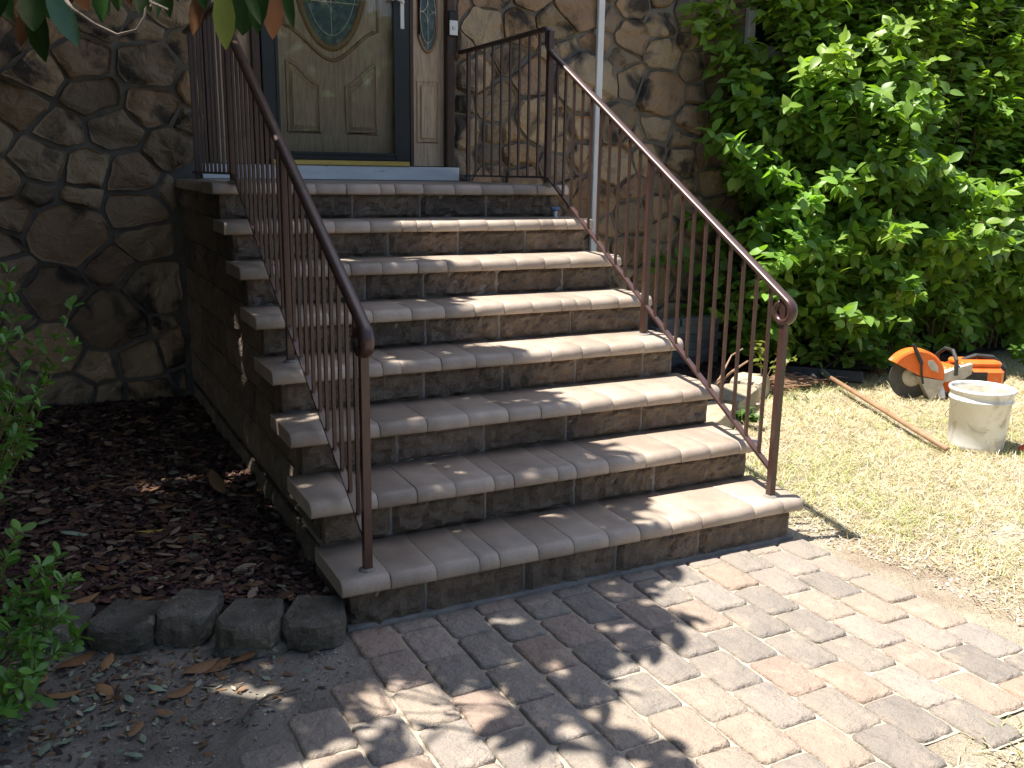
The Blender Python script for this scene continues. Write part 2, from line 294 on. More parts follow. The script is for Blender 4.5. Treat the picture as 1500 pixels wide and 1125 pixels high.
# ---------------------------------------------------------------- paved walk: each paver a piece of its own
CW, CL = 0.1555, 0.2185; PAV = []
for ci in range(-7, 14):
    xc = 0.0935+ci*CW; off = -0.183 if ci % 2 == 0 else -0.068
    for ri in range(-2, 22):
        y1 = off+CL-ri*CL; y0 = y1-CL; yt = min(y1, 0.012)
        if yt-y0 < 0.05 or y0 < -4.1: continue
        ym = (y0+yt)/2
        if path_left(ym)-0.02 < xc < path_right(ym)-0.03: PAV.append((ci, ri, xc, y0, yt, y1))
grid = np.zeros((180, 250), bool)
for ci, ri, xc, y0, yt, y1 in PAV:
    grid[max(0, round((xc-CW/2+1.2)/.02)):round((xc+CW/2+1.2)/.02), max(0, round((y0+4.7)/.02)):round((yt+4.7)/.02)] = True
def paved(x, y):
    i, j = int((x+1.2)/.02), int((y+4.7)/.02); return 0 <= i < 180 and 0 <= j < 250 and bool(grid[max(0, i-4):i+5, max(0, j-4):j+5].all())
def zsoil(x, y):
    if paved(x, y): return -0.034
    return -0.009+0.006*frac(x*2.5, y*2.5)+0.003*frac(x*14, y*14)
tag(sheet('dirt_ground', -5, 0.4, -5, 0.9, 0.06, zsoil, 'soil'), kind='structure')
def zlawn(x, y):
    if paved(x, y): return -0.034
    return -0.018+0.012*frac(x*1.7+5, y*1.7)+0.004*frac(x*11, y*11)
tag(sheet('lawn', 1.0, 13, -6, 3.4, 0.08, zlawn, 'lawn_soil', None), kind='structure')
walk = tag(sheet('paved_walk', -1.2, 2.36, -4.7, 0.26, 0.02, lambda x, y: -0.011+0.003*nz(x*20, y*20)+0.002*nz(x*60, y*60), 'sand', lambda x, y: bool(grid[int((x+1.2)/.02), int((y+4.7)/.02)])), kind='structure')
def paver_mesh(w, l, seed):
    # a tumbled block: worn wavy outline, pillowed edge, slightly cupped top
    n = 28; V = []; cr = 0.014
    def outline(t, ins):
        a = 2*math.pi*t; c, s_ = math.cos(a), math.sin(a); e = 0.16
        x = (w/2-ins)*math.copysign(abs(c)**e, c); y = (l/2-ins)*math.copysign(abs(s_)**e, s_)
        k = 0.0035*nz(x*28+seed*3.1, y*28, seed)
        return x+k*math.copysign(1, c), y+k*math.copysign(1, s_)
    # even spacing round the rectangle
    ts = []
    for q in range(n):
        a = (q+0.5)/n*4; sdn = int(a); f = a-sdn
        P = [(-1, -1), (1, -1), (1, 1), (-1, 1)][sdn]; Q = [(1, -1), (1, 1), (-1, 1), (-1, -1)][sdn]
        ts.append((P[0]+(Q[0]-P[0])*f, P[1]+(Q[1]-P[1])*f))
    def ring(ins, z):
        for (u, v) in ts:
            x, y = u*(w/2-ins), v*(l/2-ins); ax, ay = w/2-ins-cr, l/2-ins-cr
            if abs(x) > ax and abs(y) > ay:
                dx, dy = abs(x)-ax, abs(y)-ay; q = math.hypot(dx, dy)
                x = math.copysign(ax+dx/q*cr, x); y = math.copysign(ay+dy/q*cr, y)
            k = 0.004*nz(x*25+seed*3.1, y*25, seed); q = math.hypot(x, y)
            V.append((x+k*x/q, y+k*y/q, z+0.0018*nz(x*30, y*30, seed+5)))
    ring(0, -0.05); ring(0, -0.011); ring(0.004, -0.003); ring(0.013, 0.0)
    F = []
    for r_ in range(3):
        for i in range(n): F.append((r_*n+i, r_*n+(i+1) % n, (r_+1)*n+(i+1) % n, (r_+1)*n+i))
    V.append((0, 0, 0.0005)); F += [(3*n+i, 3*n+(i+1) % n, 4*n) for i in range(n)]
    return mesh('paver', V, F, 'paver', smooth=True)
pvar = [paver_mesh(CW-0.007, CL-0.007, s) for s in range(7)]; pcut = {}
npav = 0
if True:
    for ci, ri, xc, y0, yt, y1 in PAV:
        ym = (y0+yt)/2
        full = yt == y1
        if full: me = pvar[(ci*5+ri*3) % 7]
        else:
            key = round(yt-y0, 3)
            if key not in pcut: pcut[key] = paver_mesh(CW-0.007, yt-y0-0.007, 20+key)
            me = pcut[key]
        o = obj('paver', me, walk, (xc+random.uniform(-.003, .003), ym+random.uniform(-.004, .004), random.uniform(-0.0025, 0.003)),
                (random.uniform(-.008, .008), random.uniform(-.008, .008), random.uniform(-.014, .014)+(math.pi if random.random() < .5 else 0)))
        npav += 1
# ================================================================ front steps
steps = thing('front_steps', 'wide flight of eight steps with tan bullnose treads and dark rough block risers', 'steps')
g = G()
for k in range(1, 9):
    yb = 3.405 if k == 8 else k*D+0.10
    g.box(0.046, XR-0.046, (k-1)*D+0.046, yb, -0.05 if k == 1 else (k-1)*RISE-0.045, k*RISE-CAP-0.001)
for k in range(1, 8): g.box(0.06, XR-0.06, k*D+0.101, 3.40, (k-1)*RISE-0.04 if k > 1 else -0.05, k*RISE-CAP-0.002)
g.build('core', 'joint', steps)
def coping_mesh(w, dep, seed):
    prof = [(dep, 0.0), (dep, CAP)]
    r1 = 0.034; r2 = 0.012
    for i in range(6): a = math.pi/2*i/5; prof.append((r1-r1*math.sin(a), CAP-r1+r1*math.cos(a)))
    for i in range(4): a = math.pi/2*i/3; prof.append((r2-r2*math.cos(a), r2-r2*math.sin(a)))
    n = len(prof); V = []; xs = [0.0008, 0.0026, w*0.35, w*0.68, w-0.0026, w-0.0008]
    for i, x in enumerate(xs):
        ins = 0.0018 if i in (0, 5) else 0.0
        for (y, z) in prof:
            jit = 0.0012*nz(x*40+seed*9, y*30, z*40)
            V.append((x, y+ins*(1 if y < dep*0.5 else 0)+jit, z-(ins*0.6 if z > CAP*0.6 else -ins*0.4 if z < 0.01 and y < dep*.9 else 0)+jit*0.7))
    F = [(i*n+k, i*n+(k+1) % n, (i+1)*n+(k+1) % n, (i+1)*n+k) for i in range(5) for k in range(n)]+[tuple(range(n-1, -1, -1)), tuple(5*n+k for k in range(n))]
    F = [f[::-1] for f in F]
    return mesh('coping_stone', V, F, 'coping', smooth=False)
cop_cache = {}
def coping(w, dep):
    key = (round(w, 3), round(dep, 2), random.randrange(3))
    if key not in cop_cache:
        me = coping_mesh(w, dep, len(cop_cache)); cop_cache[key] = me
        for p_ in me.polygons: p_.use_smooth = len(p_.vertices) == 4 and abs(p_.normal.x) < .2
    return cop_cache[key]
XL = {1: 0.0, 2: -0.02, 3: -0.012, 4: -0.005, 5: 0.0, 6: 0.0, 7: 0.0, 8: 0.0}
first = {1: [.172, .168, .165, .08, .158, .15, .155, .145, .15, .15, .27, .16]}
for k in range(1, 9):
    x = XL[k]; end = XR+random.uniform(-.006, .006); ws = []
    seq = list(first.get(k, []))
    while x < end-0.001:
        w = seq.pop(0) if seq else random.choice([.155, .155, .155, .165, .165, .185, .20, .085])
        if end-(x+w) < 0.07: w = end-x
        obj('coping_stone', coping(w, D+0.045 if k < 8 else 0.33), steps, (x, (k-1)*D+random.uniform(-.002, .002), k*RISE-CAP+random.uniform(-.001, .001)), (0, 0, random.uniform(-.004, .004)))
        x += w
for side in (0, 1):                              # edge copings along both flanks of the landing
    y = 7*D+0.335
    while y < 3.33:
        w = min(.165, 3.40-y)
        if side == 0: obj('coping_stone', coping(w, 0.33), steps, (0.0, y+w, 8*RISE-CAP), (0, 0, -math.pi/2))
        else: obj('coping_stone', coping(w, 0.33), steps, (XR, y, 8*RISE-CAP), (0, 0, math.pi/2))
        y += w
lp = G().box(0, 0.266, 0, 0.255, 0, 0.05, bev=0.004); lpm = mesh('landing_paver', lp.V, lp.F, 'coping')
for i in range(5):
    for j in range(4): obj('landing_paver', lpm, steps, (0.337+i*0.273, 7*D+0.334+j*0.247*1.04, 8*RISE-0.0512))
# risers and flanks of split-face blocks
RH = RISE-CAP-0.004
for k in range(1, 9):
    x = 0.035; z0 = (k-1)*RISE+(-0.03 if k == 1 else 0.0015); end = XR-0.035; off = random.uniform(0.2, 0.4); firstb = True
    while x < end-0.01:
        w = off if firstb else random.choice([.385, .40, .405, .39, .30]); firstb = False
        if end-(x+w) < 0.13: w = end-x
        V, F = rough_block(w-0.007, RH+(0.03 if k == 1 else 0), 0.05, random.random()*50, 0.013, max(8, int(w/0.022)), 8)
        obj('riser_block', mesh('riser_block', V, F, 'block'), steps, (x+0.0035, (k-1)*D+0.036+random.uniform(-.002, .002), z0)); x += w
    for side in (0, 1):
        y = (k-1)*D+0.095
        while y < 3.37:
            w = random.choice([.38, .40, .42, .30])
            if 3.40-(y+w) < 0.15: w = 3.40-y
            V, F = rough_block(w-0.008, RISE-0.005 if k < 8 else RH, 0.03, random.random()*50, 0.012, max(6, int(w/0.06)), 5)
            z1 = z0 if k > 1 else -0.03
            me = mesh('side_block', V, F, 'block')
            if side == 0: obj('side_block', me, steps, (0.028, y+w, z1), (0, 0, -math.pi/2))
            else: obj('side_block', me, steps, (XR-0.028, y, z1), (0, 0, math.pi/2))
            y += w
V, F = rough_block(1.99, 0.05, 0.06, 3.3, 0.006, 40, 3)
obj('mortar_skirt', mesh('mortar_skirt', V, F, 'joint'), steps, (0.02, 0.012, -0.045))
# ================================================================ railings
def rail_path(kind):
    if kind == 'hand':
        a = math.atan(0.566); pts = []
        y0, z0 = 0.055, 1.020                    # where the curl begins
        r = 0.048; cy, cz = y0+r*math.sin(a), z0-r*math.cos(a); th0 = math.pi/2+a
        for i in range(26, -1, -1):
            t = i/26; th = th0+t*math.radians(318); rr = r*(1-0.30*t); pts.append((cy+rr*math.cos(th)+0.004*t, cz+rr*math.sin(th)))
        yy, zz = 2.10, z0+(2.10-y0)*math.tan(a)
        pts += [(y0+0.4, z0+0.4*math.tan(a)), (yy-0.02, zz-0.02*math.tan(a)), (yy+0.018, zz+0.02), (2.135, zz+0.05), (2.135, 2.285), (2.139, 2.302), (2.155, 2.310), (3.37, 2.296)]
        return pts
    return [(0.085, 0.300), (1.0, 0.300+0.915*0.589), (2.075, 1.472), (2.12, 1.485), (3.36, 1.478)]
def hand_z(y): return 1.020+(y-0.055)*0.566
def bot_z(y): return 0.300+(y-0.085)*0.589
HP = [(-.021, -.006), (-.0225, 0.001), (-.0225, .007), (-.018, .0115), (-.009, .0155), (0, .0165), (.009, .0155), (.018, .0115), (.0225, .007), (.0225, .001), (.021, -.006), (.012, -.012), (-.012, -.012)]
BP = [(-.0125, -.006), (-.0125, .006), (.0125, .006), (.0125, -.006)]
def railing(X, label):
    t = thing('stair_railing', label, 'railing', (X, 0, 0), 0, 'railings of the front steps')
    ho = G().sweep([(0, y, z) for y, z in rail_path('hand')], HP, (1, 0, 0)).build('handrail', 'rail', t)
    for p_ in ho.data.polygons: p_.use_smooth = len(p_.vertices) == 4
    G().sweep([(0, y, z) for y, z in rail_path('bottom')], BP, (1, 0, 0)).build('bottom_rail', 'rail', t)
    def bar(name, y, z0, z1, s, base=False):
        o = G().box(-s, s, -s, s, 0, z1-z0, bev=0.0012).build(name, 'rail', t, (0, y, z0))
        if base: G().lathe([(0.0, 0.012), (s*1.5, 0.012), (s*2.1, 0.006), (s*2.3, 0.0), (0.0, 0.0)], 10).build('base_collar', 'joint', o)
        return o
    for y, zb in ((0.075, RISE), (1.068, 4*RISE)): bar('post', y, zb-0.002, hand_z(y)-0.008, 0.0145, True)
    bar('post', 2.112, 8*RISE-0.002, 2.296, 0.0165, True); bar('post', 3.24, 8*RISE-0.002, 2.29, 0.0125)
    for a, b, n in ((0.075, 1.068, 10), (1.068, 2.112, 10)):
        for i in range(1, n+1):
            y = a+(b-a)*i/(n+1); bar('baluster', y, bot_z(y), hand_z(y)-0.006, 0.0068)
    for i in range(1, 9):
        y = 2.112+(3.24-2.112)*i/9; bar('baluster', y, 1.482, 2.294, 0.0068)
    return t
railing(0.113, 'dark brown metal railing in leaf shade on the mulch bed side of the steps')
railing(1.908, 'brown metal railing shining in sun on the lawn side of the steps')
# ================================================================ house
house = thing('house', 'house front of brown fieldstone with oak entry door above the steps', 'house', (0, 3.42, -0.06))
def wp(o): o.parent = house; o.location = Vector(o.location)-Vector((0, 3.42, -0.06)); return o
wg = G()
wg.box(-5, 0.21, 3.42, 3.72, -0.06, 3.78); wg.box(1.875, 4.42, 3.42, 3.72, -0.06, 3.78); wg.box(4.42, 5.82, 3.42, 3.72, -0.06, 2.50); wg.box(4.42, 5.82, 3.42, 3.72, 3.60, 3.78)
wg.box(5.82, 12, 3.42, 3.72, -0.06, 3.78); wg.box(0.21, 1.875, 3.43, 3.71, -0.06, 1.44); wg.box(0.21, 1.875, 3.425, 3.71, 3.60, 3.78)
wall = wp(wg.build('wall', 'mortar'))
# irregular stones: cells of a weighted jittered lattice, corners rounded, faces cleft
seeds = []
for rad, tries in ((0.28, 500), (0.195, 2600), (0.145, 7000), (0.10, 16000)):
    for _ in range(tries):
        x, z = random.uniform(-5.2, 11), random.uniform(-.4, 4.2); r_ = rad*random.uniform(.88, 1.12)
        if all((x-a)**2*.72+(z-b)**2*1.25 > (.74*(r_+c))**2 for a, b, c in seeds if abs(a-x) < .8): seeds.append((x, z, r_))
        if rad == 0.28 and len(seeds) > 24: break
        if rad == 0.195 and len(seeds) > 165: break
seeds = [(x, z, r_*r_*.9) for x, z, r_ in seeds]
sd = np.array(seeds)
def clip(poly, a, b, c):                        # keep a*x+b*y<=c
    out = []
    for i in range(len(poly)):
        p, q = poly[i], poly[(i+1) % len(poly)]; dp, dq = a*p[0]+b*p[1]-c, a*q[0]+b*q[1]-c
        if dp <= 0: out.append(p)
        if dp*dq < 0: t = dp/(dp-dq); out.append((p[0]+(q[0]-p[0])*t, p[1]+(q[1]-p[1])*t))
    return out
def stone_mesh(poly, seed):
    P = np.array(poly); c = P.mean(0); N = 36
    ed = np.roll(P, -1, 0)-P; L = np.hypot(ed[:, 0], ed[:, 1]); cum = [0, float(L.sum())]; pts = []
    for i in range(len(P)):
        m_ = max(1, int(round(N*L[i]/cum[-1])))
        for k in range(m_): pts.append(P[i]+ed[i]*(k/m_))
    N = len(pts); pts = np.array(pts); pts = 0.14*np.roll(pts, 1, 0)+0.72*pts+0.14*np.roll(pts, -1, 0)
    V = []; tx, tz = rng.normal(0, 0.08), rng.normal(0, 0.08); dep = random.uniform(0.026, 0.06)
    cr = [(rnd_dirs(1)[0][:2], random.uniform(-.08, .1), random.uniform(0.006, 0.02)) for _ in range(4)]   # cleft ledges
    def add(q, f, d0):
        x, z = c+(q-c)*f; ox = 0.016*nz(x*9, z*9, seed)+0.007*nz(x*26, z*26, seed); z += 0.016*nz(x*9+40, z*9, seed)+0.007*nz(x*26+9, z*26, seed); x += ox
        h = d0
        if f < 0.97:
            h += tx*(x-c[0])+tz*(z-c[1])+0.011*frac(x*9, z*9, seed, 4)
            for d, o_, s_ in cr: h -= s_*max(0, min(1, ((x-c[0])*d[0]+(z-c[1])*d[1]-o_)/0.02))
        V.append((x-c[0], -max(0.004, h), z-c[1]))
    size = math.sqrt(cum[-1]**2/16)
    fs = [1.0, 1.0-0.006/size, 1.0-0.028/size, 0.72, 0.42]
    for f, d0 in zip(fs, (-0.02, dep*0.6, dep, dep+0.006, dep+0.009)):
        for q in pts: add(q, f, d0)
    V = [(x, 0.02 if i < N else y, z) for i, (x, y, z) in enumerate(V)]
    add(c, 0, dep+0.01)
    F = [(r_*N+i, r_*N+(i+1) % N, (r_+1)*N+(i+1) % N, (r_+1)*N+i) for r_ in range(4) for i in range(N)]+[(4*N+i, 4*N+(i+1) % N, 5*N) for i in range(N)]
    if np.sum(P[:, 0]*np.roll(P[:, 1], -1)-P[:, 1]*np.roll(P[:, 0], -1)) < 0: F = [f[::-1] for f in F]
    return V, F, c
far = G(); nst = 0
for i, (x, z, w) in enumerate(sd):
    if z < -0.2 or z > 3.9 or x < -4.6 or x > 10: continue
    poly = [(x-.7, z-.6), (x+.7, z-.6), (x+.7, z+.6), (x-.7, z+.6)]; gp_ = random.uniform(.006, .014)
    nb = np.argsort((sd[:, 0]-x)**2+(sd[:, 1]-z)**2)[1:30]
    for j in nb:
        x2, z2, w2 = sd[j]; a, b = (x2-x)*.8, (z2-z)*1.2; d2 = a*a+b*b
        cc = (.8*(x2*x2-x*x)+1.2*(z2*z2-z*z)+w-w2)/2; gap = gp_*math.sqrt(d2)
        poly = clip(poly, a, b, cc-gap)
        if len(poly) < 3: break
    if len(poly) < 3: continue
    def lim(p, *h):
        for a, b, c in h:
            p = clip(p, a, b, c) if len(p) >= 3 else p
        return p
    poly = lim(poly, (0, -1, 0.04), (0, 1, 3.76))
    if .75 < x < 1.35: continue
    if x <= .75: poly = lim(poly, (1, 0, 0.195 if z > 1.45 else 0.0))
    elif x < 1.9: poly = lim(poly, (-1, 0, -1.89 if z > 1.45 else -2.04))
    elif x < 4.9 and z > 2.45: poly = lim(poly, (-1, 0, -1.89), (1, 0, 4.36))
    elif x < 4.4: poly = lim(poly, (-1, 0, -1.89), (1, 0, 4.36 if z > 2.45 else 9))
    if 4.36 < x < 5.88 and z > 2.45: continue
    if 4.2 < x < 6.0 and z <= 2.45: poly = lim(poly, (0, 1, 2.40))
    if len(poly) < 3: continue
    P = np.array(poly); A = abs(np.sum(P[:, 0]*np.roll(P[:, 1], -1)-P[:, 1]*np.roll(P[:, 0], -1)))/2
    if A < 0.004: continue
    V, F, c = stone_mesh(poly, i*1.37)
    if -1.5 < x < 5.4: 
        o = obj('stone', mesh('stone', V, F, 'stone', smooth=False), wall, (c[0], 3.42-3.42, c[1]+0.0)); nst += 1
        o.location = (c[0], 3.42, c[1])
    else: far.add([(vx+c[0], vy+3.42, vz+c[1]) for vx, vy, vz in V], F)
tag(far.build('stones_beyond', 'stone', wall), kind='stuff')
# entry: sill board, threshold, jambs, sidelights, oak door, storm door
def part(gg, name, m, smooth=False): return wp(gg.build(name, m, smooth=smooth))
def sub(gg, name, m, par, smooth=False):
    return gg.build(name, m, par, smooth=smooth)
part(G().box(0.165, 1.90, 3.372, 3.44, 1.442, 1.532, bev=0.003), 'sill_board', 'white_paint')
part(G().box(0.60, 1.53, 3.362, 3.45, 1.534, 1.566, bev=0.004), 'threshold', 'brass')
jg = G(); jg.box(0.215, 0.275, 3.39, 3.6, 1.533, 3.6, bev=.003); jg.box(1.815, 1.872, 3.39, 3.6, 1.533, 3.6, bev=.003); jg.box(0.275, 1.815, 3.39, 3.6, 3.52, 3.6)
jg.box(0.505, 0.555, 3.40, 3.6, 1.533, 3.52, bev=.003); jg.box(1.548, 1.575, 3.40, 3.6, 1.533, 3.52, bev=.003)
part(jg, 'door_frame', 'jamb')
part(G().box(0.21, 1.875, 3.62, 3.70, 1.44, 3.62), 'entry_backing', 'black_plastic')
def arc_outline(x0, x1, z0, zl, zr, n=14):        # panel whose top edge runs in an S curve from zl to zr
    pts = [(x0, z0), (x1, z0)]
    for i in range(n+1):
        t = i/n; s_ = t*t*(3-2*t); pts.append((x1+(x0-x1)*t, zr+(zl-zr)*s_))
    return pts
def moulding(gg, pts, r, y, closed=True):
    P = [(x, y, z) for x, z in pts]
    if closed: P = P+[P[0], P[1]]
    gg.tube(P, r, 6, cap=False, up=(0, 1, 0))
def ellipse(cx, cz, a, b, n=48, k=1.0): return [(cx+a*k*math.cos(2*math.pi*i/n), cz+b*k*math.sin(2*math.pi*i/n)) for i in range(n)]
DY = 3.475
door = part(G().box(0.60, 1.548, DY, DY+0.05, 1.562, 3.52, bev=.003), 'door', 'oak')
cx, cz, ea, eb = 1.035, 2.845, 0.215, 0.545
gg = G(); n = 48
for i in range(n):
    pass
ring_o, ring_i = ellipse(cx, cz, ea+.045, eb+.045, n), ellipse(cx, cz, ea, eb, n)
V = []; 
for (ro, yy) in ((ring_o, DY-.001), (ellipse(cx, cz, ea+.035, eb+.035, n), DY-.018), (ellipse(cx, cz, ea+.012, eb+.012, n), DY-.020), (ring_i, DY-.006)): V += [(x, yy, z) for x, z in ro]
gg.add(V, [(r_*n+i, r_*n+(i+1) % n, (r_+1)*n+(i+1) % n, (r_+1)*n+i) for r_ in range(3) for i in range(n)])
sub(gg, 'oval_frame', 'oak_frame', door, True)
gl = G().poly(ring_i, DY-.004, DY-.002); sub(gl, 'oval_glass', 'obscure_glass', door)
def leadlines(gg, y, cx, cz, a, b):
    r = 0.0028
    moulding(gg, ellipse(cx, cz, a*.88, b*.90, 40), r, y)
    for sgn in (-1, 1):
        for zc in (-0.42, 0.0, 0.42):
            z0 = cz+zc*b*1.25; q = 0.065
            for (sx, sz) in ((1, 1), (1, -1), (-1, -1), (-1, 1)):
                if sgn == 1: gg.tube([(cx+sx*q*(1-t)**1.0*(0.25+0.75*abs(1-2*t) if False else 1)*1.0 if False else cx+sx*q*(1-t)**2, y, z0+sz*q*1.3*t**2) for t in np.linspace(0, 1, 7)], r, 5)
    gg.tube([(cx, y, cz-b*.9), (cx, y, cz+b*.9)], r, 5)
    for zc in (-0.42, 0.0, 0.42):
        z0 = cz+zc*b*1.25; xx = a*math.sqrt(max(0, 1-((z0-cz)/b)**2)); gg.tube([(cx-xx, y, z0), (cx+xx, y, z0)], r, 5)
    for sgn in (-1, 1):
        gg.tube([(cx+sgn*a*(0.88*math.cos(q)), y, cz-b*0.55+b*0.5*math.sin(q)*1.0) for q in np.linspace(-1.2, 0.6, 9)], r, 5)
gg = G(); leadlines(gg, DY-.007, cx, cz, ea, eb); sub(gg, 'glass_leading', 'lead', door)
for (a, b, zl, zr) in ((0.735, 0.945, 2.185, 2.045), (1.125, 1.335, 2.045, 2.185)):
    pts = arc_outline(a, b, 1.745, zl, zr); gg = G(); moulding(gg, pts, 0.012, DY-.003)
    cxp, czp = (a+b)/2, 1.9; inn = [(cxp+(x-cxp)*.70, czp+(z-czp)*.74) for x, z in pts]; mid_ = [(cxp+(x-cxp)*.88, czp+(z-czp)*.9) for x, z in pts]
    m_ = len(pts); V = [(x, DY-.001, z) for x, z in mid_]+[(x, DY-.018, z) for x, z in inn]
    gg.add(V, [(i, (i+1) % m_, (i+1) % m_+m_, i+m_) for i in range(m_)]+[tuple(range(m_, 2*m_))])
    sub(gg, 'raised_panel', 'oak', door)
gg = G()
cur = [(0.72, 2.40)]+[(0.72+0.315*t, 2.40-0.03*t-0.17*(t*t*(3-2*t))) for t in np.linspace(0.1, 1, 10)]; cur = cur+[(2.07-x, z) for x, z in cur[::-1]]
gg.tube([(0.72, DY-.002, 3.4)]+[(x, DY-.002, z) for x, z in cur]+[(1.35, DY-.002, 3.4)], 0.012, 6, up=(0, 1, 0)); sub(gg, 'curved_moulding', 'oak_frame', door)
# storm door in front: dark frame, one big pane, lever handle with plate
sg = G(); sg.box(0.562, 0.655, 3.395, 3.43, 1.567, 3.515, bev=.004); sg.box(1.442, 1.545, 3.395, 3.43, 1.567, 3.515, bev=.004); sg.box(0.655, 1.442, 3.397, 3.428, 1.567, 1.61, bev=.004); sg.box(0.655, 1.442, 3.397, 3.428, 3.42, 3.515)
sg.box(0.645, 0.665, 3.388, 3.40, 1.60, 3.43, bev=.002); sg.box(1.432, 1.452, 3.388, 3.40, 1.60, 3.43, bev=.002); sg.box(0.665, 1.432, 3.389, 3.40, 1.60, 1.618, bev=.002)
storm = part(sg, 'storm_door', 'storm')
sub(G().box(0.66, 1.437, 3.408, 3.413, 1.612, 3.425), 'glass_pane', 'storm_glass', storm)
hg = G(); hg.box(1.478, 1.506, 3.385, 3.396, 2.42, 2.66, bev=.006); hg.tube([(1.49, 3.39, 2.585), (1.49, 3.355, 2.585), (1.475, 3.345, 2.587), (1.43, 3.345, 2.60), (1.41, 3.347, 2.59), (1.40, 3.35, 2.596)], [0.008, .008, .009, .008, .007, .005], 8)
sub(hg, 'lever_handle', 'white_metal', storm, False)
for (x0, x1) in ((0.275, 0.505), (1.575, 1.815)):
    sp = part(G().box(x0, x1, 3.45, 3.50, 1.537, 3.52, bev=.002), 'sidelight', 'oak'); xm = (x0+x1)/2
    pts = [(x0+.045, 1.70), (x1-.045, 1.70), (x1-.045, 2.10), (x0+.045, 2.10)]
    gg = G(); moulding(gg, pts, 0.008, 3.449)
    gg.box(x0+.068, x1-.068, 3.438, 3.451, 1.725, 2.075, bev=.006); sub(gg, 'raised_panel', 'oak', sp)
    a = (x1-x0)/2-.055
    o1 = [(xm-a, 3.4), (xm-a, 2.40)]+[(xm-a+2*a*t, 2.40-0.105*math.sin(math.pi*t)**0.8) for t in np.linspace(0.05, .95, 13)]+[(xm+a, 2.40), (xm+a, 3.4)]
    sub(G().poly(o1, 3.446, 3.449), 'sidelight_glass', 'obscure_glass', sp)
    gg = G(); moulding(gg, o1, 0.012, 3.447); sub(gg, 'glass_frame', 'oak_frame', sp)
    gg = G()
    for zc in (2.55, 2.95):
        for sx in (-1, 1):
            gg.tube([(xm+sx*a*.8*(1-t)**2, 3.442, zc+.09*t**2) for t in np.linspace(0, 1, 6)], .0026, 5); gg.tube([(xm+sx*a*.8*(1-t)**2, 3.442, zc-.09*t**2) for t in np.linspace(0, 1, 6)], .0026, 5)
        gg.tube([(xm+a*.85*math.cos(q), 3.442, zc-.02+.18*math.sin(q)) for q in np.linspace(0, 2*math.pi, 20)], .0026, 5, cap=False)
    gg.tube([(xm, 3.442, 2.31), (xm, 3.442, 3.38)], .0026, 5); sub(gg, 'glass_leading', 'lead', sp)
# white downspout strip, window
part(G().box(2.985, 3.038, 3.345, 3.376, 0.02, 3.7, bev=.004).box(2.98, 3.043, 3.343, 3.377, 1.90, 1.906).box(2.995, 3.028, 3.37, 3.425, 0.3, 0.34).box(2.995, 3.028, 3.37, 3.425, 2.5, 2.54), 'downspout', 'white_metal')
wf = G(); wf.box(4.40, 4.47, 3.375, 3.5, 2.46, 3.62, bev=.004); wf.box(5.77, 5.84, 3.375, 3.5, 2.46, 3.62, bev=.004); wf.box(4.47, 5.77, 3.377, 3.5, 2.46, 2.53); wf.box(4.47, 5.77, 3.377, 3.5, 3.55, 3.62); wf.box(5.09, 5.14, 3.40, 3.5, 2.53, 3.55); wf.box(4.36, 5.88, 3.35, 3.44, 2.42, 2.459, bev=.004)
win = part(wf, 'window', 'white_metal'); sub(G().box(4.47, 5.77, 3.46, 3.468, 2.53, 3.55), 'window_pane', 'window_glass', win)
def slab(x0, x1, y0, z0):
    y1, z1 = 7.6, z0+(7.6-y0)*.405; return [(x0, y0, z0), (x1, y0, z0), (x1, y1, z1), (x0, y1, z1), (x0, y0, z0+.12), (x1, y0, z0+.12), (x1, y1, z1+.12), (x0, y1, z1+.12)], [(3, 2, 1, 0), (4, 5, 6, 7), (0, 1, 5, 4), (1, 2, 6, 5), (2, 3, 7, 6), (3, 0, 4, 7)]
roof = part(G().add(*slab(-5.4, 1.85, 2.17, 3.80)), 'porch_roof', 'roofing')
sub(G().box(-5.38, 1.83, 2.20, 3.75, 3.775, 3.798).box(-5.4, 1.85, 2.15, 2.169, 3.76, 3.93), 'soffit', 'soffit', roof)
roof = part(G().add(*slab(1.86, 12.4, 2.92, 3.80)), 'main_roof', 'roofing')
sub(G().box(1.87, 12.38, 2.95, 3.75, 3.775, 3.798).box(1.855, 12.4, 2.90, 2.919, 3.76, 3.93), 'soffit', 'soffit', roof)
part(G().box(-5, 12, 3.721, 7.5, -0.06, 3.79), 'house_body', 'mortar')
# door bell
b = thing('doorbell', 'white and black video doorbell fixed to the door frame', 'doorbell', (1.848, 3.39, 2.40))
G().box(-0.033, 0.033, -0.03, 0.0, 0, 0.16, bev=.006).build('housing', 'black_plastic', b)
fp = G().box(-0.030, 0.030, -0.036, -0.0302, 0.004, 0.098, bev=.002).build('face_plate', 'white_metal', b)
G().lathe([(0.0, -0.0035), (0.010, -0.0035), (0.013, -0.001), (0.013, 0.0)], 20, (0, -0.036, 0.052), 'y').build('button', 'steel', fp)
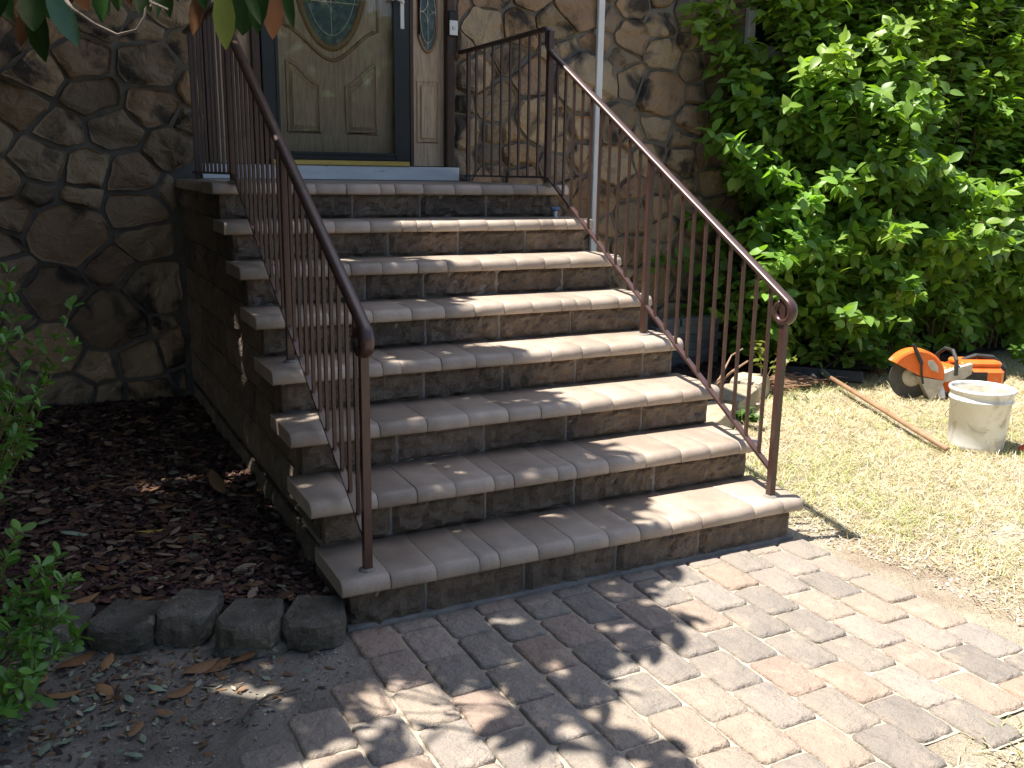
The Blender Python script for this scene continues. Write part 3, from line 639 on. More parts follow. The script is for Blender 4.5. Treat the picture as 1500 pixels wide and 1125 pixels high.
# ================================================================ edging stones
def edging_mesh(w, d, h, seed):
    pl = []                                      # plan outline: bowed rough front, narrower back
    for i in range(9): t = i/8; pl.append((-w/2+w*t, -d/2-0.022*math.sin(math.pi*t)+(0.03 if i in (0, 8) else 0)))
    pl += [(w/2*.99, -d*.1), (w*.40, d/2), (w*.15, d/2), (-w*.15, d/2), (-w*.40, d/2), (-w/2*.99, -d*.1)]
    n = len(pl); V = []
    for (z, ins, am) in ((0, 0, .012), (h*.3, -.003, .018), (h*.62, -.004, .018), (h-.010, .001, .013), (h, .012, .006)):
        for x, y in pl:
            q = math.hypot(x, y); k = am*frac(x*30+seed*5, y*30, z*30+seed, 3)*(1 if y < 0 else .4)-ins
            V.append((x+k*x/q, y+k*y/q, z+(0.003*nz(x*20, y*20, seed) if z else 0)))
    F = [(r_*n+i, r_*n+(i+1) % n, (r_+1)*n+(i+1) % n, (r_+1)*n+i) for r_ in range(4) for i in range(n)]
    V.append((0, 0, h)); F += [(4*n+i, 4*n+(i+1) % n, 5*n) for i in range(n)]; F.append(tuple(range(n-1, -1, -1)))
    return mesh('edging_stone', V, F, 'edging')
ed = [(-0.85, 0.40, .20, -26, .075, 'low grey edging stone half hidden by the leafy shrub'), (-0.640, 0.300, .215, -29, .085, 'grey edging stone with a straight clean top beside the shrub'),
      (-0.448, 0.255, .18, -31, .105, 'tallest rounded grey edging stone of the row'), (-0.275, 0.115, .205, -25, .098, 'grey edging stone with a pale sand patch on its top rim'),
      (-0.078, 0.060, .20, -24, .092, 'grey edging stone with two sand blotches touching the bottom step')]
for i, (x, y, w, a, h, lab) in enumerate(ed):
    tag(obj('edging_stone', edging_mesh(w, .20, h, i*3.7), None, (x, y, -0.006), (0, 0, math.radians(a))), lab, 'edging stone', 'edging stones of the mulch bed')
tag(obj('base_stone', edging_mesh(.22, .18, .05, 33), None, (-0.275, 0.085, -0.035), (0, 0, math.radians(-22))), 'low sunken grey stone jutting out under the edging row', 'edging stone')
def boulder(w, d, h, seed, m):
    V = []; F = []; n, r = 18, 7
    for j in range(r):
        f = j/(r-1)
        for i in range(n):
            a = 2*math.pi*i/n; c, s_ = math.cos(a), math.sin(a); e = .45
            k = (1-0.10*f**3)*(1+0.10*frac(c*2+seed, s_*2, f*1.5, 3)); V.append((w/2*math.copysign(abs(c)**e, c)*k, d/2*math.copysign(abs(s_)**e, s_)*k, h*min(1, f*1.15)+0.008*nz(c*3, s_*3, seed+f)))
    F = [(j*n+i, j*n+(i+1) % n, (j+1)*n+(i+1) % n, (j+1)*n+i) for j in range(r-1) for i in range(n)]
    V.append((0, 0, h)); F += [((r-1)*n+i, (r-1)*n+(i+1) % n, r*n) for i in range(n)]; F.append(tuple(range(n-1, -1, -1)))
    return mesh('border_stone', V, F, m)
for i, (x, y, w, lab) in enumerate(((2.30, 1.22, .50, 'pale border stone tucked against the flank of the steps'), (2.76, 1.55, .56, 'long pale border stone with yellow lichen beside the steps'),
                                    (3.24, 1.90, .55, 'pale sunlit border stone with dry stems lying behind it'), (3.64, 2.20, .36, 'short pale border stone next to the pile of dry twigs'))):
    tag(obj('border_stone', boulder(w, .24, .13, i*2.9, 'pale_edging'), None, (x, y, -0.012), (0, 0, math.radians(36))), lab, 'border stone', 'border stones of the shrub bed')
# stack of grey bricks in the dark corner by the wall
bm = G().box(0, .20, 0, .095, 0, .062, bev=.004); bme = mesh('brick', bm.V, bm.F, 'grey_brick')
for r_ in range(6):
    for c_ in range(3):
        tag(obj('stacked_brick', bme, None, (3.42+c_*.208+(r_ % 2)*.03+random.uniform(-.006, .006), 3.05+random.uniform(-.008, .008), 0.035+r_*.0625), (0, 0, random.uniform(-.03, .03))),
            'grey brick in the low stack in the dark corner behind the railing', 'brick', 'grey bricks stacked by the wall')
# ================================================================ tools on the lawn
# bucket
bk = thing('bucket', 'white plastic bucket smeared with grey cement standing on the dry lawn', 'bucket', (4.005, 0.655, -0.012))
G().lathe([(0.0, 0), (.140, 0), (.147, .006), (.150, .03), (.1655, .285), (.172, .287), (.1725, .297), (.1675, .302), (.1685, .335), (.176, .338), (.1785, .345), (.178, .357), (.174, .360), (.168, .358), (.1655, .345), (.146, .02), (0.0, .018)], 48).build('shell', 'bucket', bk, smooth=True)
G().lathe([(.1500, .06), (.1640, .335), (.1615, .335), (.1475, .06), (0, .055), (0, .05)], 40).build('cement_residue', 'cement', bk, smooth=True)
G().tube([(.178*math.cos(a), .178*math.sin(a)-.0, .30-0.16*max(0, math.sin(a))) for a in np.linspace(0.0, math.pi, 20)], .0028, 6).build('wire_handle', 'steel', bk)
# cut-off saw: local x runs along the machine, disc at the origin side
sw = thing('cut_off_saw', 'orange and black cut off saw with round blade guard lying behind the bucket', 'saw', (4.63, 1.66, -0.014), math.radians(-24)); sw.scale = (1.2, 1.2, 1.2)
RD, RG, CZ = .137, .168, .138
disc = G().lathe([(0, -.003), (.045, -.003), (RD, -.002), (RD, .002), (0, .003)], 48, (0, 0, CZ), 'y').build('cutting_disc', 'disc', sw)
G().lathe([(0, -.022), (.016, -.022), (.018, -.012), (.034, -.012), (.046, -.008), (.060, -.006), (.062, .004), (0, .004)], 28, (0, 0, CZ), 'y').build('flange', 'dusty_metal', disc, smooth=True)
def sector(a0, a1, r, n=26): return [(r*math.cos(math.radians(a0+(a1-a0)*i/n)), CZ+r*math.sin(math.radians(a0+(a1-a0)*i/n))) for i in range(n+1)]
gu = G(); A = sector(146, -4, RG); n = len(A)
V = [(x, -.052, z) for x, z in A]+[(x, .03, z) for x, z in A]+[(x*.93, -.058, CZ+(z-CZ)*.93) for x, z in A]+[(x*.93, .036, CZ+(z-CZ)*.93) for x, z in A]
V += [(.01+0.0*x, -.058, CZ+.018) for x, z in A[:1]]+[(.01, .036, CZ+.018)]
F = []
for i in range(n-1): F += [(i, i+1, n+i+1, n+i), (2*n+i, 2*n+i+1, i+1, i), (n+i, n+i+1, 3*n+i+1, 3*n+i), (4*n, 2*n+i+1, 2*n+i), (4*n+1, 3*n+i, 3*n+i+1)]
gu.add(V, F); gu.build('blade_guard', 'orange', sw)
lg = G(); A2 = sector(-5, -54, RG*.99, 12); lg.poly([(.012, CZ+.01)]+A2, -.056, .030); lg.build('guard_plate', 'dusty_metal', sw)
st = G(); st.poly([(x, z) for x, z in [(.055, CZ+.105), (.085, CZ+.108), (.120, CZ+.07), (.125, CZ+.035), (.075, CZ+.055), (.058, CZ+.08)]], -.0605, -.0585); st.build('guard_sticker', 'dusty_metal', sw)
G().tube([(-.052, -.075, CZ+.205), (-.03, -.078, CZ+.165), (.004, -.08, CZ+.10), (.012, -.078, CZ+.085)], [.008, .012, .012, .008], 8).tube([(.006, -.08, CZ+.097), (.022, -.066, CZ+.03), (.04, -.06, CZ-.03)], .007, 6).build('guard_lever', 'black_rubber', sw)
G().poly([(.13, .10), (.30, .13), (.34, .16), (.34, .22), (.24, .19), (.15, .15)], -.03, .03).build('drive_arm', 'dusty_metal', sw)
bd = G(); bd.box(.20, .56, -.02, .19, .045, .195, bev=.03); bd.box(.29, .54, .0, .17, .19, .225, bev=.02); bd.build('engine_body', 'orange', sw)
G().box(.25, .44, -.027, -.021, .07, .17, bev=.002).build('starter_cover', 'black_rubber', sw)
G().tube([(.24, .19, .14), (.235, .185, .24), (.245, .12, .285), (.25, .04, .285), (.245, -.02, .24), (.245, -.03, .15)], .012, 8).build('front_handle', 'black_rubber', sw)
G().tube([(.34, .09, .22), (.42, .09, .245), (.52, .09, .235), (.60, .09, .17), (.61, .09, .10), (.57, .09, .06), (.50, .09, .05)], [.013, .016, .018, .017, .015, .014, .014], 8).build('rear_handle', 'black_rubber', sw)
G().tube([(.16, .02, .10), (.17, -.02, .05), (.175, -.03, .012)], [.03, .026, .024], 8).build('support_foot', 'white_metal', sw)
# long handled tool
tl = thing('lawn_lute', 'long wooden handled levelling tool with wide flat black head lying on dry grass', 'levelling tool', (4.44, 2.31, 0.0))
H0 = np.array([4.42, 2.29, .055]); ax = np.array([.60, -.80, 0]);
hd = G().box(-.29, .29, -.014, .014, -.045, .045, bev=.005).box(-.29, .29, .0145, .05, .036, .045, bev=.002).build('head', 'black_rubber', tl, (-.01, -.005, .052), (math.radians(-35), 0, math.radians(-48)))
def sg_(pts): return [tuple(np.array(p)-np.array([4.44, 2.31, 0])) for p in pts]
G().tube(sg_([(4.425, 2.30, .075), (4.385, 2.215, .07), (4.35, 2.14, .064)]), [.022, .02, .017], 10).build('socket', 'steel', tl)
G().tube(sg_([(4.362, 2.165, .067), (4.1, 1.545, .050), (3.85, .96, .034), (3.700, .605, .024)]), [.0155, .0165, .017, .016], 10).build('handle', 'handle_wood', tl, smooth=True)
# hoses at the edge of the lawn
tag(G().tube([(4.13+.8*t, .46-.35*t+.05*math.sin(7*t), .012+.09*max(0, math.sin(3*t))) for t in np.linspace(0, 1, 14)], .014, 8).build('red_hose', 'red_rubber', smooth=True), 'short red hose curling off the lawn beside the bucket', 'hose')
tag(G().tube([(3.93+.10*math.cos(a), .10+.09*math.sin(a), .008+.004*a) for a in np.linspace(.6, 6.6, 28)]+[(4.3, 0.0, .01), (4.8, -.1, .006)], .009, 8).build('yellow_hose', 'yellow_rubber', smooth=True), 'thin yellow hose looped on the dry lawn', 'hose')
tag(G().tube([(6.65, 1.95, .02), (6.9, 1.9, .05), (7.2, 1.8, .04)], .03, 8).build('red_bar', 'red_rubber', smooth=True), 'red bar lying on the grass under the large shrub', 'bar')
nzl = thing('hose_nozzle', 'small blue and black hose nozzle standing at the end of an upper tread', 'nozzle', (1.90, 1.99, 7*RISE))
G().tube([(0, 0, 0), (0, 0, .036)], .011, 8).build('stub', 'white_metal', nzl)
G().tube([(-.035, -.01, .052), (-.02, -.005, .05), (.0, 0, .045), (.03, .01, .05)], [.008, .014, .014, .010], 8).build('nozzle_head', 'blue_plastic', nzl)
G().tube([(-.02, -.005, .048), (-.028, -.01, .026), (-.016, -.008, .010)], .004, 6).build('trigger', 'black_plastic', nzl)
# ================================================================ vegetation
SHRUB = leaf_tpl([(0, .02), (.13, .21), (.36, .325), (.62, .27), (.85, .12), (1, .004)], .25, .2)
def leafy(P, d, nrm, size, base, var=.25, tpl=SHRUB, jit=.35):
    n = len(P); nr = nrm+rng.normal(0, jit, (n, 3)); R = frames(d, nr)
    C = np.array(base)[None]*(1+rng.uniform(-var, var, (n, 1)))*np.array([1, 1, 1])[None]+np.abs(rng.normal(0, .02, (n, 1)))*np.array([1.0, .7, 0])[None]
    return R, size*rng.uniform(.65, 1.25, n), C
big = thing('flowering_shrub', 'very large leafy green shrub growing over the stone wall and lawn', 'shrub', (5.8, 2.75, 0.03))
BO = np.array([5.8, 2.75, 0.03]); LP, LD, LC = [], [], []; stg = G()
def inb(p): return True
ec = np.array([6.15, 3.05, 1.45]); er = np.array([2.6, 1.25, 2.45])
def stem(a, c, b, n, r):
    t = np.linspace(0, 1, n)[:, None]; return (1-t)**2*a+2*t*(1-t)*c+t*t*b
ns = 0
for s_ in range(1040):
    dr = rnd_dirs(1, -.95, 1.0)[0]; dr = np.sign(dr)*np.abs(dr)**np.array([.75, .85, .95])
    if dr[1] > .3 and s_ <= 720: continue
    tip = ec+er*dr*random.uniform(.6, 1.04)*(1+.16*nz(dr[0]*2.2, dr[1]*2.2, dr[2]*2.2+3)); tip[2] = max(.12, tip[2]);
    if s_ > 720: tip = np.array([random.uniform(3.9, 8.0), random.uniform(2.2, 2.8), random.uniform(.08, 1.1)])
    elif tip[2] > 3.6: continue
    tip[1] = min(tip[1]+max(0, .8-tip[2])*.5, 3.28)
    if s_ <= 720: tip[1] = 3.15-(3.15-tip[1])*(1-.62*min(1, max(0, (tip[2]-.9)/2.5)))
    a = np.array([ec[0]+(tip[0]-ec[0])*.45+random.uniform(-.25, .25), 2.95+random.uniform(-.3, .2), .02])
    c = a*.45+tip*.55+np.array([0, 0.05, .55+.25*random.random()]); c[1] = min(c[1], 3.25)
    Q = stem(a, c, tip, 26, 0)
    if s_ % 2 == 0: stg.tube([tuple(q-BO) for q in Q[::5]]+[tuple(Q[-1]-BO)], [.011, .009, .007, .005, .004, .003, .002][:len(Q[::5])+1], 5)
    L = np.sum(np.linalg.norm(np.diff(Q, axis=0), axis=1)); nn = int(L*.66/.062); k0 = random.random()*3
    for i in range(nn):
        t = 1-.66*(i/nn); q = (1-t)**2*a+2*t*(1-t)*c+t*t*tip; tg = 2*(1-t)*(c-a)+2*t*(tip-c); tg /= np.linalg.norm(tg)
        a1 = np.cross(tg, [0.3, .2, 1]); a1 /= np.linalg.norm(a1); a2 = np.cross(tg, a1); an = k0+(i % 2)*math.pi/2
        sd_ = a1*math.cos(an)+a2*math.sin(an)
        for sg in (1, -1):
            d = sd_*sg*.9+tg*.35+np.array([0, 0, -.12])+rng.normal(0, .12, 3); LP.append(q+d*.012); LD.append(d)
        if random.random() < .33:                # side twig
            e_ = rnd_dirs(1, -.2, .8)[0]*random.uniform(.08, .2)
            for m_ in range(3):
                for sg in (1, -1):
                    d = np.cross(e_, [0, 0, 1])*sg*4+rng.normal(0, .3, 3)+e_; LP.append(q+e_*(m_+1)/3); LD.append(d)
LP = np.array(LP); LD = np.array(LD); ok = (LP[:, 1] < 3.33) & (LP[:, 2] > .05) & (np.linalg.norm((LP-ec)/er, axis=1) < 1.34); LP, LD = LP[ok], LD[ok]
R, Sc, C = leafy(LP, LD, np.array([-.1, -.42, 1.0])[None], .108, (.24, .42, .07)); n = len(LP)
tg_ = (LP[:, 2] > 2.2) | (rng.random(n) < .2); C[tg_] = C[tg_]*np.array([1.35, 1.18, 1.1])  # upper leaves tinted lighter and yellower as if sunlit, plus a random few
# the 300 leaves that show largest are objects of their own
vis = np.array([CAM]); dv = LP-CAM; zz = dv@fw; uu = 750+FPX*(dv@rt)/zz; vv = 562.5-FPX*(dv@up)/zz
score = np.linalg.norm(dv, axis=1)+np.where((uu > 1030) & (uu < 1495) & (vv > 5) & (vv < 560), 0, 50); order = np.argsort(score); solo = order[:300]; rest = order[300:]
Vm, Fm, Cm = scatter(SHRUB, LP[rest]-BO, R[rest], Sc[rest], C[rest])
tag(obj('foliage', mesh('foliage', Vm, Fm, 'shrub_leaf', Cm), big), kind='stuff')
stg.build('stems', 'stem', big)
lms = [mesh('leaf', SHRUB[0], SHRUB[1], 'shrub_leaf', np.tile(np.array([[.24, .43, .07]])*k, (len(SHRUB[0]), 1))) for k in (.75, .9, 1.05, 1.25)]
def leafobj(me, p, Rm, s, par, name='leaf'):
    o = bpy.data.objects.new(name, me); COL.objects.link(o); o.parent = par
    o.matrix_local = Matrix.Translation(Vector(p)) @ Matrix([[*Rm[i]] for i in range(3)]).to_4x4() @ Matrix.Scale(s, 4); return o
for i in solo: leafobj(lms[random.randrange(4)], LP[i]-BO, R[i], float(Sc[i]), big)
# low weeds at the foot of the shrub
def weed(name, loc, h, n, label, base=(.13, .27, .05), size=.075):
    t = thing(name, label, 'plant', loc); P, Dd = [], []; gg = G()
    for i in range(n):
        tip = np.array([random.gauss(0, h*.5), random.gauss(0, h*.35), h*random.uniform(.55, 1.0)]); gg.tube([(0, 0, 0), tuple(tip*.5+np.array([0, 0, h*.12])), tuple(tip)], [.003, .0025, .0015], 5)
        for k in range(5):
            q = tip*(.4+.15*k)+np.array([0, 0, h*.1*(1-k/5)]); 
            for sg in (1, -1): P.append(q); Dd.append(np.array([math.cos(k*1.6+i), math.sin(k*1.6+i), -.1])*sg)
    P, Dd = np.array(P), np.array(Dd); R, Sc, C = leafy(P, Dd, np.array([0, -.2, 1.])[None], size, base)
    V, F, C = scatter(SHRUB, P, R, Sc, C); gg.build('stems', 'stem', t); tag(obj('foliage', mesh('foliage', V, F, 'shrub_leaf', C), t), kind='stuff')
weed('leafy_weed', (4.95, 2.22, 0.0), .26, 10, 'bright green leafy weed at the foot of the shrub beside the tool head')
weed('leafy_weed', (4.55, 2.48, 0.01), .45, 5, 'tall thin weed rising in front of the dark shrub base')
weed('wilted_weed', (3.82, 2.28, 0.01), .40, 5, 'yellowish wilted weed behind the pale border stones', (.22, .24, .04), .06)
weed('leafy_weed', (6.1, 1.75, 0.0), .30, 8, 'dark green weed under the shrub behind the saw', (.07, .17, .03))
weed('grass_tuft', (3.05, 1.55, -.01), .13, 9, 'small green tuft against the front of a pale border stone', (.07, .13, .04), .05)
# azalea at the left edge
AZ = leaf_tpl([(0, .03), (.3, .13), (.62, .21), (.86, .15), (1, .01)], .12, .2)
def azalea(loc, tips, label, size=.044):
    t = thing('azalea_shrub', label, 'shrub', loc); L = np.array(loc); P, Dd, Nn = [], [], []; gg = G()
    for tip in tips:
        tip = np.array(tip); a = np.array([L[0]+random.uniform(-.08, .08), L[1]+random.uniform(-.08, .08), L[2]]); c = a*.45+tip*.55+np.array([0, 0, -.05]); Q = stem(a, c, tip, 12, 0)
        gg.tube([tuple(q-L) for q in Q], [.006-.0004*i for i in range(12)], 5); tg = Q[-1]-Q[-3]; tg /= np.linalg.norm(tg)
        for (q, m_) in ((Q[-1], 8), (Q[-2]*.5+Q[-1]*.5, 5), (Q[-2], 5), (Q[-3]*.5+Q[-2]*.5, 4), (Q[-3], 3)):
            for k in range(m_):
                an = k*2.4+random.random(); a1 = np.cross(tg, [.2, .5, .7]); a1 /= np.linalg.norm(a1); a2 = np.cross(tg, a1)
                P.append(q+rng.normal(0, .006, 3)); Dd.append(a1*math.cos(an)+a2*math.sin(an)+tg*random.uniform(.2, 1.1)+np.array([0, 0, .15]))
        for _ in range(3):                        # side shoots
            j = random.randrange(5, 11); e_ = rnd_dirs(1, -.1, .9)[0]*.07
            gg.tube([tuple(Q[j]-L), tuple(Q[j]+e_-L)], .0016, 4)
            for k in range(8):
                an = k*2.4; a1 = np.cross(e_, [.2, .5, .7]); a1 /= np.linalg.norm(a1); a2 = np.cross(e_, a1); a2 /= np.linalg.norm(a2)
                P.append(Q[j]+e_*random.uniform(.6, 1.0)); Dd.append(a1*math.cos(an)+a2*math.sin(an)+e_*8)
    P, Dd = np.array(P), np.array(Dd); kp = np.arange(len(P)) % 3 != 0; P, Dd = P[kp], Dd[kp]; R, Sc, C = leafy(P, Dd, np.array([.1, -.1, 1.])[None], size, (.11, .25, .045), .3, AZ, .4)
    V, F, C = scatter(AZ, P-L, R, Sc, C); gg.build('stems', 'stem', t); tag(obj('foliage', mesh('foliage', V, F, 'azalea_leaf', C), t), kind='stuff')
t1 = [px(x, y, d) for x, y, d in ((104, 452, 3.0), (100, 505, 3.0), (70, 545, 3.05), (60, 600, 2.9), (30, 540, 2.9), (45, 520, 3.1), (20, 590, 2.8), (25, 640, 2.85), (40, 650, 3.0), (10, 500, 2.9), (15, 425, 3.1), (28, 450, 3.1), (5, 660, 2.8), (30, 620, 3.0), (0, 560, 2.9), (-30, 520, 3.0), (-40, 450, 3.0), (-60, 600, 2.9), (-30, 640, 2.9), (-90, 480, 3.1), (-100, 560, 3.0), (12, 400, 3.2), (50, 575, 2.95), (18, 470, 3.0))]
azalea((-1.30, .62, .03), t1, 'small leaved green azalea reaching in front of the stone wall')
t2 = [px(x, y, d) for x, y, d in ((60, 830, 2.75), (100, 850, 2.8), (90, 900, 2.7), (115, 935, 2.7), (60, 900, 2.65), (30, 870, 2.7), (40, 945, 2.6), (80, 960, 2.6), (30, 1000, 2.5), (25, 780, 2.8), (10, 820, 2.7), (15, 930, 2.6), (50, 985, 2.55), (5, 1040, 2.45), (-20, 900, 2.6), (-40, 800, 2.8), (-50, 1000, 2.5), (70, 870, 2.75), (85, 815, 2.85), (45, 1020, 2.5))]
azalea((-1.22, .02, -.02), t2, 'low green azalea sprays hanging over the edging stones', .046)
# magnolia: trunk out of view, crown overhead that shades the steps; leaves hang into the top of the view
MT = np.array([-2.15, .75, 0.02]); MAG = leaf_tpl([(0, .02), (.2, .13), (.5, .20), (.78, .15), (1, .01)], .15, .12)
mg = thing('magnolia_tree', 'magnolia tree with glossy leaves and rusty undersides overhanging the steps', 'tree', tuple(MT))
tr = G(); tr.tube([tuple(np.array(q)) for q in ((0, 0, 0), (.03, .02, .8), (-.02, .05, 1.8), (.06, .02, 3.0), (.1, 0, 4.4), (.08, .05, 5.6))], [.15, .12, .11, .09, .06, .02], 12); tr.build('trunk', 'bark', mg, smooth=True)
BK = -SUND/(-SUND[2])                            # sideways shift towards the sun per metre of height
def shade_dens(x, y):
    """how leafy the crown is above a spot of ground (foot of the sun ray)"""
    if y > 1.4: xb = 1.12-.30*(y-1.4)
    elif y > 0: xb = 1.16+.09*math.sin(y*3.1)+.06*math.sin(y*9+1)
    elif y > -.28: xb = 1.0+.06*math.sin(y*20)
    else: xb = max(-.35, .93+(y+.28)*.95)+.07*math.sin(y*11)
    return 1/(1+math.exp((x-xb)/.045))
crowns = []; P, Dd = [], []; brs = G(); tw = 0; tries = 0
while tw < 2100 and tries < 90000:
    tries += 1
    gx, gy = random.uniform(-4.0, 1.7), random.uniform(-2.0, 3.3)
    if random.random() > shade_dens(gx, gy): continue
    if gy < -1.35 and gx > -.4 and random.random() < .6: continue
    if nz(gx*2.1+4, gy*2.1, 3.3) > (.22 if gy < -.1 else .8): continue
    if gy < -.35 and gx > -.6 and random.random() < .5: continue
    if ((gx+.10)/.26)**2+((gy+.70)/.13)**2 < 1 or ((gx+.42)/.10)**2+((gy+.27)/.12)**2 < 1: continue
    z = random.uniform(2.75, 4.9); q = np.array([gx, gy, .4])+BK*(z-.4)
    zc = (q-CAM); dz = zc@fw                         # keep the twigs clear of the view itself
    if dz > 0.1:
        yv = 562.5-FPX*(zc@up)/dz; xv = 750+FPX*(zc@rt)/dz
        if yv > -130 and -200 < xv < 1650: continue
    if q[1] > 2.0 and z < 4.3: continue
    tw += 1; crowns.append(q)
    ax_ = rnd_dirs(1, -.5, .7)[0]
    a1 = np.cross(ax_, [.3, .1, .9]); a1 /= np.linalg.norm(a1); a2 = np.cross(ax_, a1)
    for k in range(11):
        an = k*2.4; P.append(q+ax_*(-.012*k)); Dd.append(a1*math.cos(an)+a2*math.sin(an)+ax_*random.uniform(-.1, .9)+np.array([0, 0, -.25]))
    if tw % 3 == 0:
        h = min(q[2]-.5, 3.8+random.uniform(-.6, .4)); root = np.array([MT[0]+.05, MT[1]+.02, h]); mid_ = root*.45+q*.55+np.array([0, 0, .15])
        brs.tube([tuple(root-MT), tuple((root*.75+mid_*.25)-MT+np.array([0, 0, .03])), tuple(mid_-MT), tuple(q-MT)], [.022, .016, .010, .004], 5)
    else:
        j = crowns[max(0, tw-1-(tw-1) % 3-1)]; 
        if np.linalg.norm(j-q) < 1.2: brs.tube([tuple(j-MT), tuple((j+q)/2-MT+np.array([0, 0, -.03])), tuple(q-MT)], [.006, .005, .003], 4)
for _ in range(1280):                              # unseen low crown foliage, added to darken the left wall and bed
    q = np.array([random.uniform(-4.2, -1.32), random.uniform(-1.6, 2.9), random.uniform(.7, 3.0)]) if _ < 780 else np.array([random.uniform(-4.6, -1.75), random.uniform(-4.4, -1.6), random.uniform(.6, 3.8)]); ax_ = rnd_dirs(1, -.6, .6)[0]
    a1 = np.cross(ax_, [.3, .1, .9]); a1 /= np.linalg.norm(a1); a2 = np.cross(ax_, a1)
    for k in range(11): P.append(q+ax_*(-.012*k)); Dd.append(a1*math.cos(k*2.4)+a2*math.sin(k*2.4)+ax_*random.uniform(-.1, .9)+np.array([0, 0, -.25]))
    root = np.array([MT[0], MT[1], min(q[2]+.2, 2.9)]); brs.tube([tuple(root-MT), tuple((root+q)/2-MT+np.array([0, 0, .12])), tuple(q-MT)], [.016, .010, .004], 4)
P, Dd = np.array(P), np.array(Dd); R, Sc, C = leafy(P, Dd, np.array([0, 0, 1.])[None], .165, (.04, .1, .03), .2, MAG, .5)
Vm, Fm, Cm = scatter(MAG, P-MT, R, Sc, C); tag(obj('crown', mesh('crown', Vm, Fm, 'magnolia_leaf'), mg), kind='stuff')
# hanging leaves that show: glossy face and a rusty back a millimetre behind it
def mag_leaf(kind, wid):
    V, F = leaf_tpl([(0, .015), (.12, .085*wid), (.3, .175*wid), (.52, .225*wid), (.74, .185*wid), (.9, .09*wid), (1, .004)], .10, .25)
    n = len(V); V2 = V.copy(); V2[:, 2] -= .008; ma = {'green': 'magnolia_leaf', 'young': 'magnolia_young', 'rust': 'magnolia_under'}[kind]
    F2 = np.concatenate([F, F[:, ::-1]+n]); me = mesh('leaf', np.concatenate([V, V2]), F2, [ma, 'magnolia_under'], fm=[0]*len(F)+[1]*len(F), smooth=True); return me
hang = [((45, -25), (48, 46), 2.1, 'green', 1.25), ((52, -8), (60, 90), 2.2, 'green', 1.0), ((44, 5), (25, 68), 2.3, 'rust', .9), ((66, -20), (115, 65), 2.15, 'green', .85), ((100, -45), (128, 16), 2.25, 'rust', 1.0),
        ((155, -50), (143, 32), 2.1, 'green', 1.1), ((200, -55), (218, 18), 2.2, 'green', .9), ((238, -40), (229, 29), 2.2, 'green', .4), ((306, -28), (276, 50), 2.3, 'rust', .85), ((325, -30), (331, 72), 2.15, 'young', .75),
        ((366, -40), (352, 51), 2.25, 'green', 1.15), ((352, -40), (381, 36), 2.1, 'green', .5), ((374, -50), (388, 17), 2.35, 'rust', .8), ((398, -35), (401, 57), 2.3, 'rust', .85), ((415, -45), (427, 42), 2.2, 'green', .5),
        ((20, -30), (-8, 24), 2.1, 'green', 1.0), ((250, -50), (258, 4), 2.3, 'green', .6), ((440, -60), (452, 6), 2.3, 'green', .8), ((80, -60), (90, 8), 2.4, 'green', 1.0), ((180, -50), (188, 8), 2.4, 'rust', 1.0),
        ((130, -40), (160, 22), 2.3, 'green', .9), ((170, -60), (168, 16), 2.2, 'green', 1.0), ((215, -60), (203, 20), 2.15, 'green', .8), ((285, -60), (298, 14), 2.2, 'green', .9), ((30, -50), (78, 30), 2.35, 'green', 1.0), ((-10, -40), (14, 30), 2.3, 'green', 1.0), ((345, -60), (340, 40), 2.35, 'green', .9), ((385, -60), (372, 48), 2.2, 'green', .8), ((95, -40), (92, 40), 2.4, 'green', .9), ((240, -50), (246, 26), 2.35, 'green', .7)]
for i, (b0, t0, dp, kd, wd) in enumerate(hang):
    a, b_ = px(*b0, dp), px(*t0, dp+.03); d = b_-a; s_ = float(np.linalg.norm(d)); tilt = random.uniform(-.5, .5)
    nrm = -fw*1.0+np.array([0, 0, .35])+rt*tilt; Rm = frames(d[None], nrm[None])[0]
    leafobj(mag_leaf(kd, wd), a-MT, Rm, s_, mg)
tg2 = G()
for pts in ([(-160, -160, 2.6), (0, -60, 2.3), (60, -25, 2.2), (105, 12, 2.2), (140, 36, 2.2), (172, 51, 2.2), (200, 44, 2.2), (212, 24, 2.2), (214, 0, 2.2), (220, -40, 2.2)], [(-100, -160, 2.4), (60, -100, 2.3), (200, -75, 2.2), (330, -60, 2.2), (450, -62, 2.3)],
            [(105, 12, 2.2), (85, -20, 2.3)], [(214, 0, 2.2), (232, 8, 2.2), (246, 14, 2.2)], [(226, -10, 2.2), (221, 10, 2.2)]):
    tg2.tube([tuple(px(*q)-MT) for q in pts], [.0045-.0025*i/len(pts) for i in range(len(pts))], 6)
j0 = px(-160, -160, 2.6)-MT; j1 = px(-100, -160, 2.4)-MT; rt0 = np.array([.03, .03, 2.3])
for j in (j0, j1): brs.tube([tuple(rt0), tuple(rt0*.5+j*.5+np.array([0, 0, .12])), tuple(j)], [.022, .014, .005], 6)
tg2.build('hanging_twig', 'bark', mg); brs.build('branches', 'bark', mg)
